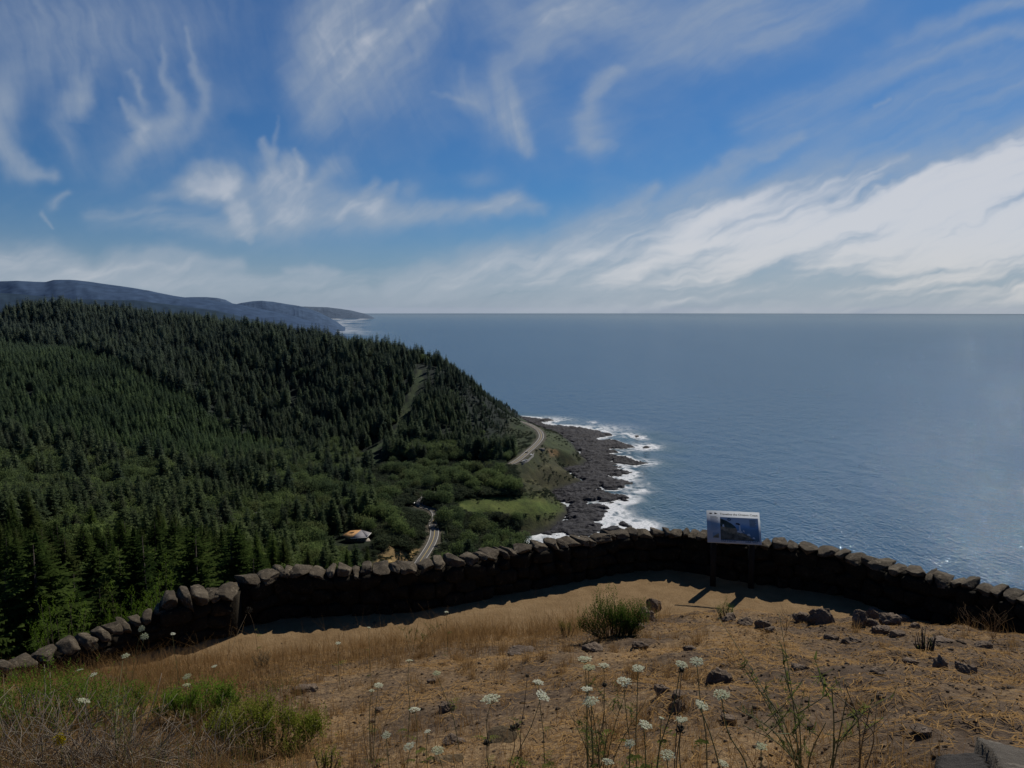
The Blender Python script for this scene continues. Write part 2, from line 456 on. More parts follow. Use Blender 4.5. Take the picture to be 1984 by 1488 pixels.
em = n.n('ShaderNodeEmission', {'Color': at_.outputs['Color'], 'Strength': 1.0}).outputs[0]
tr = n.n('ShaderNodeBsdfTransparent').outputs[0]
n.out(n.n('ShaderNodeMixShader', {0: at_.outputs['Alpha'], 1: tr, 2: em}).outputs[0])
try: m.cycles.emission_sampling = 'NONE'
except Exception: pass
RGBA = np.concatenate([Cc.reshape(-1, 3), A.reshape(-1, 1)], 1)
obj('sky', mesh('sky', V, grid_faces(len(els), len(azs)), True, {'sky_colour': RGBA}, m), kind='structure')
del V, RGBA, Cc, D, alpha, PX, PY, AZ, EL

# ================================================================== survey of coast: polygons in world metres
def wz(pts, z): return [tuple(on_z(px, py, z)[:2]) for px, py in pts]
veg_edge = wz([(1003,808),(1033,825),(1074,839),(1100,850),(1112,864),(1120,877),(1136,891),(1123,900),(1090,906),(1104,918),(1127,930),(1090,940),(1074,946),(1052,958),(1072,966),(1091,974),(1095,988),(1083,1003),(1065,1020),(1035,1030),(1000,1033),(950,1035)], 3.0)
near_coast = [(-20, 790), (-5, 765), (40, 752), (90, 735), (150, 690), (215, 590), (300, 480), (430, 390), (700, 330), (1400, 260), (2500, 200), (2500, -200), (-3500, -200), (-3500, 9000)]
far_coast = [(-3000, 8000), (-2300, 4600), (-1000, 3000), (-260, 2250), (-60, 2000)]
LAND = veg_edge + near_coast + far_coast
rock_out = wz([(1003,806),(1030,809),(1074,814),(1040,819),(1070,824),(1110,826),(1160,835),(1189,843),(1160,847),(1150,851),(1195,853),(1233,866),(1205,868),(1170,868),(1201,876),(1172,879),(1215,884),(1238,895),(1258,897),(1230,901),(1190,896),(1206,903),(1190,906),(1222,914),(1205,922),(1178,921),(1200,929),(1224,934),(1205,938),(1213,943),(1190,949),(1150,948),(1178,955),(1213,960),(1220,970),(1195,969),(1185,974),(1150,974),(1175,982),(1185,988),(1170,993),(1171,1002),(1162,1011),(1170,1018),(1158,1036),(1110,1036),(1070,1034),(1030,1033),(990,1036),(955,1037)], 1.0)
ROCK = rock_out + veg_edge[::-1]
islets = [wz(p, 0.8) for p in ([(1198,1014),(1216,1012),(1232,1017),(1214,1022)], [(1165,1024),(1190,1020),(1206,1025),(1178,1030)], [(1245,866),(1259,864),(1262,868),(1250,869)], [(1224,842),(1240,844),(1232,848)])]

# ------------------------------------------------------------------ road survey
road_px = [(800,1108,618),(815,1086,634),(831,1062,660),(840,1043,684),(842,1026,709),(838,1012,735),(845,1000,762),(838,988,788),(812,978,803),(823,966,838),(862,950,880),(910,932,925),(955,914,968),(1000,893,1022),(1028,871,1115),(1043,857,1190),(1049,846,1250),(1046,836,1320),(1036,828,1390),(1018,820,1470),(985,812,1540)]
ctrl = np.array([at(*p) for p in road_px])
def catmull(P, n=16):
    P = np.asarray(P, float); out = []
    Q = np.vstack([2 * P[0] - P[1], P, 2 * P[-1] - P[-2]])
    for i in range(1, len(Q) - 2):
        for t in np.arange(n) / n:
            a, b, c, d = Q[i - 1], Q[i], Q[i + 1], Q[i + 2]
            out.append(.5 * (2 * b + (c - a) * t + (2 * a - 5 * b + 4 * c - d) * t * t + (3 * b - a - 3 * c + d) * t ** 3))
    out.append(Q[-2]); return np.array(out)
ROAD = catmull(ctrl, 12)
k = np.ones(15) / 15
ROAD[:, 2] = np.convolve(np.pad(ROAD[:, 2], 7, mode='edge'), k, 'valid')

# ------------------------------------------------------------------ terrain control points: photo pixel, forward distance, canopy allowance
cp = [  # crest of the dark ridge
 (-400,572,2150,26),(-150,578,2000,26),(0,583,1900,26),(130,585,1830,26),(330,602,1740,26),(450,618,1670,26),(560,637,1600,26),(740,662,1500,25),(800,674,1470,24),(860,693,1435,23),(900,722,1410,20),(950,767,1385,13),(1000,806,1400,6),
 # its face
 (-200,640,1700,26),(100,640,1650,26),(330,660,1560,26),(600,760,1300,26),(480,780,1230,26),(740,770,1270,24),(830,780,1240,20),(900,830,1180,14),(650,880,1050,20),(750,895,1010,18),(450,850,1070,26),(830,920,960,14),(930,900,1040,12),(960,860,1180,10),(1000,850,1250,5),
 # behind the crest
 (0,640,2700,20),(330,655,2500,20),(600,690,2300,20),(740,710,2100,15),(880,745,1800,10),(0,600,4200,20),(-300,600,3600,20),
 # lighter spur on the left
 (-300,650,1450,18),(0,672,1300,18),(200,702,1230,18),(360,782,1110,16),(450,845,1010,16),(540,880,945,16),(0,770,1040,18),(180,800,1000,17),(0,850,860,20),(200,870,860,18),(330,880,860,18),(450,930,780,16),(300,930,740,18),
 (-300,760,1050,18),(-300,900,700,22),(0,930,620,22),(150,960,560,24),(300,990,560,22),(450,980,640,20),(560,990,690,14),(600,940,790,14),(700,950,820,12),(560,1040,600,16),(640,1010,690,12),
 # near slope
 (0,1000,360,30),(-300,1000,330,30),(150,1020,300,30),(250,1010,290,32),(400,1060,330,28),(480,1090,360,22),
 # valley floor, road shelf, house, meadow, headland
 (690,1047,648,0),(640,1050,630,3),(760,1060,630,0),(730,1096,592,0),(760,1030,672,2),(790,1010,722,4),(900,990,812,2),(960,985,850,0),(1050,975,880,0),(930,1015,800,2),(1075,1000,850,0),(1010,1020,826,0),(880,1040,745,0),(900,1070,705,0),
 (1100,872,1228,0),(1070,846,1325,0),(1080,905,1118,0),(1060,890,1108,0),(1030,905,1040,0),(1020,930,975,2),(1010,848,1290,0),(1000,880,1090,3),(1020,822,1430,0)]
P = [at(px, py, Y) - np.array([0, 0, h]) for px, py, Y, h in cp] + [c - np.array([0, 0, .2]) for c in ROAD[::6]]
for az in (-60, -45, -30, -20, -10, 0, 10, 20, 30, 45, 60):          # steep slope below the overlook
    a = R(az)
    for r, z in ((13, 239.2), (20, 235.5), (45, 221), (90, 197), (150, 166), (220, 136)):
        s = 1.0 if az < -15 else (1.06 + 0.004 * max(0, az))
        P.append(np.array([math.sin(a) * r, math.cos(a) * r, CAMZ - (CAMZ - z) * s]))
for az, r, z in ((0, 330, 96), (8, 330, 80), (18, 330, 50), (30, 330, 30), (45, 300, 25), (60, 300, 20), (0, 470, 62), (8, 470, 42), (15, 470, 20), (-8, 470, 62), (-8, 330, 98), (-14, 330, 100), (3, 620, 34), (-55, 700, 200), (-55, 350, 150), (-70, 700, 260), (-60, 1500, 330), (-75, 200, 190)):
    P.append(np.array([math.sin(R(az)) * r, math.cos(R(az)) * r, z]))
P = np.array(P)

def lp(x, y):
    r = np.sqrt(x * x + y * y) + 1e-6
    return np.stack([np.arctan2(x, y) * 1.6, np.log(r)], -1)
q = lp(P[:, 0], P[:, 1])
def kern(a, b):
    d = np.sqrt(((a[:, None] - b[None]) ** 2).sum(-1)); return d ** 1.3
nP = len(P)
M = np.zeros((nP + 3, nP + 3)); M[:nP, :nP] = kern(q, q) + np.eye(nP) * 0.0006 * 0
M[:nP, :nP] -= np.eye(nP) * 0.004
M[:nP, nP] = 1; M[:nP, nP + 1:] = q; M[nP, :nP] = 1; M[nP + 1:, :nP] = q.T
sol = np.linalg.solve(M, np.concatenate([P[:, 2], [0, 0, 0]]))

def height(x, y):
    """ground height of the hills, metres above the sea"""
    x = np.asarray(x, float); y = np.asarray(y, float); sh = x.shape
    xf, yf = x.ravel(), y.ravel(); z = np.zeros(len(xf))
    for i in range(0, len(xf), 20000):
        qq = lp(xf[i:i + 20000], yf[i:i + 20000])
        z[i:i + 20000] = kern(qq, q) @ sol[:nP] + sol[nP] + qq @ sol[nP + 1:]
    r = np.sqrt(xf ** 2 + yf ** 2)
    amp = np.clip((r - 120) / 700, 0, 1)
    z += amp * (16 * (fbm(xf / 160, yf / 160, 4, 5) - .5) * sstep(40, 130, z) + 4 * (fbm(xf / 30, yf / 30, 4, 6) - .5))
    d, _ = seg_dist(xf, yf, LAND, True)
    ins = inpoly(xf, yf, LAND)
    sd_ = np.where(ins, d, -d)
    t = sstep(-2, 22, sd_)
    z = np.where(ins, np.minimum(z, 2.0 + (np.maximum(z, 3) - 2.0) * t + .8 * (fbm(xf / 9, yf / 9, 3, 8) - .5)), np.maximum(2 - 0.5 * (-sd_), -12))
    rd, par = seg_dist(xf, yf, ROAD[:, :2])
    rz = np.interp(par, np.arange(len(ROAD)), ROAD[:, 2])
    w = 1 - sstep(7, 20, rd)
    z = z * (1 - w) + (rz - .25) * w
    return z.reshape(sh)

def ground_hit(px, py, r0=30, r1=3500, hf=None):
    """where the sight line through a photo pixel meets the hills"""
    hf = hf or height
    Y = np.exp(np.linspace(math.log(r0), math.log(r1), 900))
    pts = np.array([at(px, py, v) for v in Y])
    g = pts[:, 2] - hf(pts[:, 0], pts[:, 1])
    i = np.argmax(g < 0) if (g < 0).any() else len(Y) - 1
    p = pts[i]; p[2] = float(hf(p[0:1], p[1:2])[0])
    return p
# ================================================================== hills mesh
azg = np.radians(np.concatenate([np.linspace(-80, -44, 24), np.arange(-43, 30, 0.13), np.linspace(30, 80, 40)]))
rg = np.concatenate([np.exp(np.linspace(math.log(15.5), math.log(300), 90)), np.arange(304, 1560, 4.5), np.exp(np.linspace(math.log(1570), math.log(5200), 60))])
A2, R2 = np.meshgrid(azg, rg)
X, Y = np.sin(A2) * R2, np.cos(A2) * R2
Z = height(X, Y)
TX, TY, TZ = X, Y, Z
px, py, _ = project(np.stack([X, Y, Z], -1))
front = Y > 40
def zone(poly, soft=6, x=None, y=None):
    """soft mask of a photo polygon projected on the hills"""
    x = px if x is None else x; y = py if y is None else y
    wxx = x + 10 * (vnoise(x / 9, y / 7, 3) - .5); wyy = y + 8 * (vnoise(x / 9, y / 7, 4) - .5)
    d, _ = seg_dist(wxx, wyy, poly, True)
    return sstep(-soft, soft, np.where(inpoly(wxx, wyy, poly), d, -d))
MEADOW = [(868,975),(905,966),(960,962),(1040,962),(1060,966),(1094,978),(1092,990),(1060,1000),(1000,1003),(930,1000),(890,1000)]
HEAD_GRASS = [(1040,826),(1075,840),(1102,852),(1120,876),(1100,884),(1085,872),(1062,868),(1052,858),(1056,846)]
HEAD_SLOPE = [(985,812),(1012,812),(1035,830),(1045,845),(1010,880),(985,878),(975,850),(990,840)]
HEAD_LOW = [(1045,900),(1070,900),(1090,906),(1104,918),(1127,930),(1090,940),(1074,946),(1050,950),(1030,930)]
STRIP = [(812,713),(822,716),(818,740),(812,752),(800,785),(790,805),(778,835),(755,858),(700,893),(690,889),(742,855),(764,830),(778,800),(788,780),(800,745)]
BURN = [(690,895),(745,893),(740,905),(700,925),(680,915)]
CLIFF = [(722,1098),(735,1072),(752,1062),(762,1048),(770,1062),(785,1066),(795,1072),(812,1062),(824,1064),(806,1088),(795,1100),(760,1108),(720,1112)]
ORANGE_CUT = [(1058,872),(1078,868),(1084,880),(1066,884)]
SAND = [(940,1034),(1000,1036),(1035,1040),(1020,1048),(980,1046),(930,1050)]
GREYBANK = [(868,1034),(900,1030),(912,1046),(898,1058),(878,1046)]
col = np.empty(X.shape + (3,)); col[:] = (0.014, 0.020, 0.009)
nz = fbm(X / 18, Y / 18, 4, 41)[..., None]; nz2 = fbm(X / 5, Y / 5, 3, 42)[..., None]
col = col * (0.6 + 0.8 * nz)
def paint(poly, c1, c2, soft=5, amt=1.0):
    global col
    w = (zone(poly, soft) * front)[..., None] * amt
    c = np.array(c1) + (np.array(c2) - np.array(c1)) * np.clip(nz * 1.6 - .3, 0, 1)
    c = c * (0.75 + 0.5 * nz2)
    col = col * (1 - w) + c * w
grassy = sstep(960, 1010, px) * sstep(800, 830, py) * (py < 1045)
col = col * (1 - grassy[..., None]) + grassy[..., None] * (np.array([.035, .045, .016]) + np.array([.025, .008, .002]) * nz) * (0.5 + nz2)
paint(MEADOW, (.048, .078, .014), (.105, .125, .030), 12); paint(HEAD_GRASS, (.045, .058, .02), (.062, .075, .026))
paint(HEAD_SLOPE, (.035, .05, .016), (.05, .06, .022)); paint(HEAD_LOW, (.06, .055, .024), (.075, .07, .028))
paint(STRIP, (.045, .07, .028), (.07, .085, .035), 3); paint(BURN, (.03, .055, .018), (.045, .065, .022))
paint(CLIFF, (.36, .25, .11), (.12, .08, .04), 5); paint(ORANGE_CUT, (.24, .15, .06), (.12, .08, .04), 3)
paint(SAND, (.22, .18, .115), (.26, .21, .14), 3); paint(GREYBANK, (.07, .065, .055), (.05, .045, .04), 3)
low = np.clip(1 - (Z - 1) / 4.0, 0, 1)[..., None] * (~inpoly(px, py, SAND))[..., None]
col = col * (1 - .8 * low) + .8 * low * np.array([.03, .028, .026])
rd, _ = seg_dist(X, Y, ROAD[:, :2])
sh = (1 - sstep(6, 9.5, rd))[..., None]
col = col * (1 - sh) + sh * np.array([.10, .088, .065])
m, n = material('hill_ground')
c = n.attr('ground').outputs['Color']
d = n.n('ShaderNodeVectorMath', {0: n.pos()}, operation='LENGTH').outputs['Value']
n1 = n.noise(n.pos(), 0.45, 5); n2 = n.noise(n.pos(), 0.08, 4)
c = n.mixc(0.8, c, n.ramp(n.m('MULTIPLY', n.m('ADD', n1, n2), .5), [(0.35, (.45, .45, .45)), (0.65, (1.4, 1.4, 1.35))]), 'MULTIPLY')
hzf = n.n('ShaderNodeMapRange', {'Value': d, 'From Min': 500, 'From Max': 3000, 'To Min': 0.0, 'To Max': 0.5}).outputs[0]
c = n.mixc(hzf, c, (.055, .075, .105))  # distant air haze mixed into the ground colour
n.out(n.principled(c, .95, n.bump(n1, .8, 1.2), .1))
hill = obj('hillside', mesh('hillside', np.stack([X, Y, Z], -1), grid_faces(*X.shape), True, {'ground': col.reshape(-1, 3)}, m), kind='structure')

# ================================================================== basalt shelf at the shore
gx = np.arange(-15, 265, 1.4); gy = np.concatenate([np.arange(770, 1300, 1.5), np.arange(1300, 1990, 2.6)])
X, Y = np.meshgrid(gx, gy)
wob = 11
wxx = X + wob * (fbm(X / 14, Y / 14, 3, 61) - .5) + 2.5 * (vnoise(X / 3, Y / 3, 62) - .5); wyy = Y + 1.6 * wob * (fbm(X / 14, Y / 14, 3, 63) - .5) + 5 * (vnoise(X / 3.4, Y / 3.4, 64) - .5)
def sdist(x, y, poly):
    d, _ = seg_dist(x, y, poly, True); return np.where(inpoly(x, y, poly), d, -d)
S = sdist(wxx, wyy, ROCK)
for p in islets: S = np.maximum(S, sdist(wxx, wyy, p))
chan = ridged(X / 70 + .5 * Y / 70 + .4 * fbm(X / 20, Y / 20, 2, 69), Y / 16 - .14 * X / 16, 2, 65); S = S - 26 * np.clip(chan - .76, 0, 1) / .24 * sstep(60, 5, S) * sstep(-1, 2, S) * 1.0
rib = ridged(X / 34 + .35 * Y / 34, Y / 9 - .12 * X / 9, 4, 66); blk = ridged(X / 9, Y / 12, 4, 67); fine = fbm(X / 3, Y / 4, 3, 68)
Z = np.where(S > 0, np.minimum(S * .5, 1.2 + S * .05) + (rib - .52) * 6.0 * sstep(0, 10, S) + (blk - .45) * 2.6 * sstep(0, 5, S) + (fine - .5) * 1.5, S * .35)
Z = np.where(inpoly(X, Y, veg_edge + [(200, 700)]) & (S < 0), -3, Z)
dv, _ = seg_dist(X, Y, veg_edge)
Z = np.minimum(Z, 8); SHX, SHY, SHZ, SHS = X, Y, Z, S
m, n = material('basalt')
p = n.pos(); h = n.n('ShaderNodeSeparateXYZ', {0: p}).outputs[2]
n1 = n.noise(p, .5, 6, .65); n2 = n.noise(p, .06, 4)
dry = n.ramp(n1, [(0.3, (.010, .010, .013)), (.52, (.034, .034, .041)), (.75, (.098, .094, .095))])
wet = n.ramp(n1, [(0.3, (.008, .009, .011)), (.7, (.03, .03, .033))])
f = n.n('ShaderNodeMapRange', {'Value': n.m('ADD', h, n.m('MULTIPLY', n2, 2.0)), 'From Min': 1.2, 'From Max': 3.2}).outputs[0]
c = n.mixc(f, wet, dry)
n.out(n.principled(c, .75, n.bump(n1, 1.0, 1.0), .12))
obj('rock_shelf', mesh('rock_shelf', np.stack([X, Y, Z], -1), grid_faces(*X.shape), False, None, m), kind='structure')

# ================================================================== ocean
rr = np.concatenate([np.linspace(150, 690, 30), np.arange(700, 1560, 2.0), np.arange(1560, 2100, 4.0), np.exp(np.linspace(math.log(2105), math.log(SEA_R), 330))])
aa = np.radians(np.concatenate([np.linspace(-85, -26, 40), np.arange(-25.5, -10, .12), np.linspace(-10, -3, 25), np.arange(-2.9, 14, 0.085), np.linspace(14.2, 38, 40), np.linspace(39, 85, 24)]))
A2, R2 = np.meshgrid(aa, rr)
X, Y = np.sin(A2) * R2, np.cos(A2) * R2
foam = np.zeros(X.shape); shal = np.zeros(X.shape)
near = (R2 > 700) & (R2 < 2100) & (np.degrees(A2) > -4) & (np.degrees(A2) < 15)
xx, yy = X[near], Y[near]
s = sdist(xx, yy, ROCK)
for p in islets: s = np.maximum(s, sdist(xx, yy, p))
off = -s
swell = fbm(xx / 26, yy / 40, 4, 71); lace = ridged(xx / 9, yy / 13, 4, 72); big = fbm(xx / 55, yy / 90, 3, 73)
reach = 4 + 34 * np.clip(big * 2.6 - .75, 0, 1) ** 1.4
surf = (1 - sstep(.25, 1.0, off / reach)) * np.clip(lace * 2.2 - .55 + .4 * (swell - .5), 0, 1)
pxn, pyn, _ = project(np.stack([xx, yy, 0 * xx], -1))
def glow(c, r, a): return a * np.exp(-((pxn - c[0]) / r[0]) ** 2 - ((pyn - c[1]) / r[1]) ** 2)
boost = glow((1180, 1000), (40, 18), 1.6) + glow((1225, 1018), (45, 10), 1.4) + glow((1150, 832), (60, 8), 1.3) + glow((1245, 866), (30, 7), 1.3) + glow((1250, 897), (24, 7), 1.0) + glow((1225, 925), (20, 12), .8) + glow((1240, 950), (20, 6), 1.1) + glow((1060, 813), (40, 5), 1.2) + glow((1225, 948), (30, 10), .5) + glow((1148, 818), (8, 2), 1.5)
surf = surf + boost * np.clip(lace * 2.0 - .65, 0, 1) * sstep(-6, 2, off)
cove = (pxn > 985) & (pxn < 1120) & (pyn > 1034)
surf = surf + np.where(cove, np.clip(ridged(xx / 40, yy / 8, 3, 75) * 3 - 1.95, 0, 1), 0)
brk = 0
for k_, (o0, w_) in enumerate(((15, 2.0), (24, 2.2))):                # breaking crests rolling in
    oo = off - (o0 + 16 * (fbm(xx / 60, yy / 60, 3, 80 + k_) - .5))
    brk = np.maximum(brk, np.exp(-(oo / w_) ** 2) * np.clip(fbm(xx / 45, yy / 45, 3, 84 + k_) * 5 - 2.6 - .3 * k_, 0, 1))
surf = surf + .55 * brk * np.clip(lace * 1.6 - .2, .2, 1)
foam[near] = np.clip(surf, 0, 1); shal[near] = 1 - sstep(0, 110, off)
# far beach surf (about ten kilometres down the coast)
fb = [tuple(on_z(a, b, 0)[:2]) for a, b in ((650, 641), (664, 636), (670, 630), (673, 624), (690, 619), (716, 614))]
far = (R2 > 6000) & (R2 < 42000) & (np.degrees(A2) < -8)
xx, yy = X[far], Y[far]
pxf, pyf, _ = project(np.stack([xx, yy, 0 * xx], -1))
lines = ridged(pxf / 40, pyf / 3.0, 3, 77)
w = np.exp(-(np.maximum(pxf - np.interp(pyf, [612, 624, 636, 648], [716, 676, 668, 690]), 0) / np.interp(pyf, [612, 622, 634, 646, 656], [14, 26, 34, 40, 6])) ** 2) * sstep(611, 618, pyf) * (1 - sstep(640, 654, pyf))
foam[far] = np.clip(w * np.clip(lines * 2.4 - .95, 0, 1), 0, 1) * .42
m, n = material('sea_water')
p = n.pos(); fo = n.attr('foam').outputs['Fac']; sh_ = n.attr('shallow').outputs['Fac']
mp = n.n('ShaderNodeMapping', {'Vector': p, 'Rotation': (0, 0, R(-20)), 'Scale': (1, 0.55, 1)}).outputs[0]
w1 = n.noise(mp, 0.035, 3, .5); w2 = n.noise(mp, 0.26, 2, .5, .3); w3 = n.noise(mp, 0.75, 1, .5)
hgt = n.m('ADD', n.m('ADD', n.m('MULTIPLY', w1, 3.2), n.m('MULTIPLY', w2, 1.75)), n.m('MULTIPLY', w3, .42))
wdist = n.n('ShaderNodeVectorMath', {0: p}, operation='LENGTH').outputs['Value']
nb = n.bump(hgt, n.n('ShaderNodeMapRange', {'Value': wdist, 'From Min': 9000, 'From Max': 45000, 'To Min': 1.0, 'To Max': .05}).outputs[0], 1.25)
patch = n.noise(n.n('ShaderNodeMapping', {'Vector': p, 'Rotation': (0, 0, R(25)), 'Scale': (1, .35, 1)}).outputs[0], 0.0016, 4, .6)
deep = n.ramp(patch, [(.3, (.026, .070, .128)), (.7, (.038, .090, .154))])
c = n.mixc(n.m('MULTIPLY', sh_, .8), deep, (.045, .090, .095))
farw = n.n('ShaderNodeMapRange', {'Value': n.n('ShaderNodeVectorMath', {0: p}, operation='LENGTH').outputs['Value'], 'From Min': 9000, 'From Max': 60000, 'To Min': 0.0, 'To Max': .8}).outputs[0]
c = n.mixc(farw, c, (.16, .22, .28))  # horizon haze put into the colour of the far water
fr = n.m('MINIMUM', n.n('ShaderNodeFresnel', {'IOR': 1.33, 'Normal': nb}).outputs[0], .42)      # wind-roughened water never mirrors fully at grazing angles
water = n.n('ShaderNodeMixShader', {0: fr, 1: n.n('ShaderNodeBsdfDiffuse', {'Color': c}).outputs[0], 2: n.n('ShaderNodeBsdfGlossy', {'Color': (.86, .95, 1, 1), 'Roughness': .055, 'Normal': nb}).outputs[0]}).outputs[0]
fn = n.noise(p, .35, 5, .7)
fm = n.m('MULTIPLY', fo, n.n('ShaderNodeMapRange', {'Value': fn, 'From Min': .3, 'From Max': .52, 'To Min': .35}).outputs[0], clamp=True)
foamsh = n.n('ShaderNodeBsdfDiffuse', {'Color': (.74, .76, .78, 1)}).outputs[0]
n.out(n.n('ShaderNodeMixShader', {0: fm, 1: water, 2: foamsh}).outputs[0])
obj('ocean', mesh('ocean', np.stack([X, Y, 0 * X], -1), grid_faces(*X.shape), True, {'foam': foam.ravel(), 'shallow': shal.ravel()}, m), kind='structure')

# ================================================================== far headlands
def far_ridge(name, crest, base_py, Y, depth, hazed_col, seed, rough):
    """a wooded ridge: surveyed crest line, folded flanks falling to the valley and back"""
    crest = np.array(crest, float)
    xs = np.linspace(crest[0, 0], crest[-1, 0], 340)
    ys = np.interp(xs, crest[:, 0], crest[:, 1])
    top = np.array([at(a, b, Y) for a, b in zip(xs, ys)])
    H = top[:, 2]
    t = np.linspace(-1, 1, 60)
    Tt, I = np.meshgrid(t, np.arange(len(xs)), indexing='ij')
    Xw = top[:, 0][I]; h = np.maximum(H[I], 2)
    fold = (ridged(Xw / (depth * .33), Tt * 1.4 + 5, 4, seed) - .5)
    tooth = (vnoise(Xw / (rough * 6) , Tt * 40, seed + 7) - .5) * rough
    Yw = Y + Tt * depth - fold * depth * .10 * (1 - Tt ** 2)
    prof = np.clip(1 - np.abs(Tt) ** 1.25, 0, 1)
    Zw = h * prof + fold * h * .12 * np.abs(Tt) * (1 - np.abs(Tt)) * 4 * .6 + .25 * tooth * (1 - np.abs(Tt)) - 3
    Xw = Xw * (Yw / Y)
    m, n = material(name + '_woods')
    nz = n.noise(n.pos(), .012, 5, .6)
    c = n.ramp(nz, [(.35, tuple(q * .82 for q in hazed_col)), (.65, tuple(q * 1.12 for q in hazed_col))])  # the blue is air haze painted into the woods' colour
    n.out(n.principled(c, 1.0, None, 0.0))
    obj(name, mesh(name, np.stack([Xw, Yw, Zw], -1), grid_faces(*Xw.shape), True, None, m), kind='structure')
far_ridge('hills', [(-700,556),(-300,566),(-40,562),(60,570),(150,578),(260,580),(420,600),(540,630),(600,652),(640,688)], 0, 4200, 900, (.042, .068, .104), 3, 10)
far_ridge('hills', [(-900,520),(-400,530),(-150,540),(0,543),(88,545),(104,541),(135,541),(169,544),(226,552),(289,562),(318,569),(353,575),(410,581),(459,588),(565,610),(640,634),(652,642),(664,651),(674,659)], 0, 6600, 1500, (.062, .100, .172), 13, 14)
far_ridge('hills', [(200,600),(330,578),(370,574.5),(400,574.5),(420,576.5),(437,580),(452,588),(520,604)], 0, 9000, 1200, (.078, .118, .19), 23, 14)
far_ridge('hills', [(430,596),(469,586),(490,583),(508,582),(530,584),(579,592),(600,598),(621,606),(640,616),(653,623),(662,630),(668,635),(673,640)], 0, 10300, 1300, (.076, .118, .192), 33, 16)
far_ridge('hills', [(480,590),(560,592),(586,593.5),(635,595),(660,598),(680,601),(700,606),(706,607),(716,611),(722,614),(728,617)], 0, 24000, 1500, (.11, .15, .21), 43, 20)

# ================================================================== highway
def ribbon(name, path, offs_l, offs_r, dz, mat, parent=None, kind=None, segs=3):
    tg = np.gradient(path[:, :2], axis=0); tg /= np.linalg.norm(tg, axis=1)[:, None]
    nn = np.stack([tg[:, 1], -tg[:, 0]], 1)
    rows = []
    for t in np.linspace(0, 1, segs):
        o = offs_l + (offs_r - offs_l) * t
        o = o if np.ndim(o) else np.full(len(path), o)
        rows.append(np.concatenate([path[:, :2] + nn * o[:, None], path[:, 2:3] + dz], 1))
    V = np.stack(rows, 1)
    return obj(name, mesh(name, V, grid_faces(V.shape[0], V.shape[1]), True, None, mat), parent=parent, kind=kind)
asph = simple('asphalt', (.115, .108, .10), .9, .2, .6)
m_white = simple('road_paint_white', (.62, .60, .55), .7, .15, 2); m_yel = simple('road_paint_yellow', (.55, .40, .10), .7, .15, 2)
RD2 = catmull(ROAD[::4], 5); RD2[:, 2] += 0.25
road = ribbon('road', RD2, -4.3, 4.3, 0.0, asph, kind='structure')
ribbon('road_edge_line', RD2, -3.75, -3.4, .02, m_white, kind='structure', segs=2)
ribbon('road_edge_line', RD2, 3.4, 3.75, .02, m_white, kind='structure', segs=2)
ribbon('road_centre_line', RD2, -.2, .2, .02, m_yel, kind='structure', segs=2)
def pad(name, pxs, zoff, mat, z=None):
    P = [ground_hit(a, b) for a, b in pxs]
    zz = np.mean([p[2] for p in P]) if z is None else z
    c = np.mean(P, 0); V = [[c[0], c[1], zz + zoff]] + [[p[0], p[1], zz + zoff] for p in P]
    F = [[0, i + 1, (i + 1) % len(P) + 1] for i in range(len(P))]
    V2 = V + [[v[0], v[1], v[2] - 5] for v in V[1:]]
    k = len(P); Q = [[i + 1, k + i + 1, k + (i + 1) % k + 1, (i + 1) % k + 1] for i in range(k)]
    obj(name, mesh(name, V2, [np.array(F), np.array(Q)], False, None, mat), kind='structure')
    return zz + zoff
lot = simple('lot_asphalt', (.15, .145, .14), .9, .2, .5)
# ================================================================== small buildings and cars in the valley
zl = pad('parking_lot', [(1003,897),(1012,888),(1027,874.5),(1035,878),(1034,886),(1024,896),(1012,902)], .5, lot)
zu = pad('parking_lot', [(790,973),(812,966),(824,963),(818,974),(812,984),(800,978)], 3.0, lot)
zj = pad('parking_lot', [(830,1024),(836,1017),(851,1017),(852,1024),(838,1030)], .6, lot)

def gable(mb, c, L, Wd, eave, ridge, over, rz=0):
    co, si = math.cos(rz), math.sin(rz)
    def T(v): v = np.asarray(v, float); return np.stack([v[:, 0] * co - v[:, 1] * si, v[:, 0] * si + v[:, 1] * co, v[:, 2]], 1) + np.asarray(c, float)
    return T
hp = ground_hit(690, 1047); hp = at(690, 1047, hp[1]); HOUSE_SCALE = 1.12
roof_grey = simple('roof_grey', (.20, .19, .205), .7, .15, .5); roof_or = simple('roof_rust', (.44, .235, .09), .8, .35, .35)
wallm = simple('house_wall', (.16, .12, .09), .9, .2, .5); trim = simple('white_trim', (.62, .61, .58), .6, .1, 1); dark_glass = simple('window_glass', (.02, .025, .03), .1, .1, 1, 0, .6)
house = empty('house', hp, 'house in the trees with a rust orange and grey pitched roof', 'house', rz=R(-8))
# local frame: broad hip roof, ridge running away and to the right
def poly(name, V, F, mat, parent, dz=0.25):
    """sloped roof or wall slab with thickness"""
    V = np.asarray(V, float); k = len(V)
    V2 = np.vstack([V, V - [0, 0, dz]])
    F1 = np.array([F]); F2 = np.array([[i + k for i in F][::-1]])
    Q = np.array([[F[i], F[i] + k, F[(i + 1) % k] + k, F[(i + 1) % k]] for i in range(k)])
    return obj(name, mesh(name, V2, [F1, F2, Q], False, None, mat), parent)
mb = MB(); mb.box((0.3, 1, 1.7), (15, 11, 4.4)); obj('wall', mb.build('wall', wallm), house); house.scale = (HOUSE_SCALE,) * 3
rp = {'fl': (-10.5, -3.0, 4.1), 'fr': (10.0, -4.4, 4.0), 'fm': (-1.5, -8.0, 3.8), 'apex': (3.2, 2.6, 7.6), 'br': (9.5, 7.5, 4.2), 'bl': (-8.5, 7.5, 4.4), 'ba': (-5.0, 2.0, 6.9)}
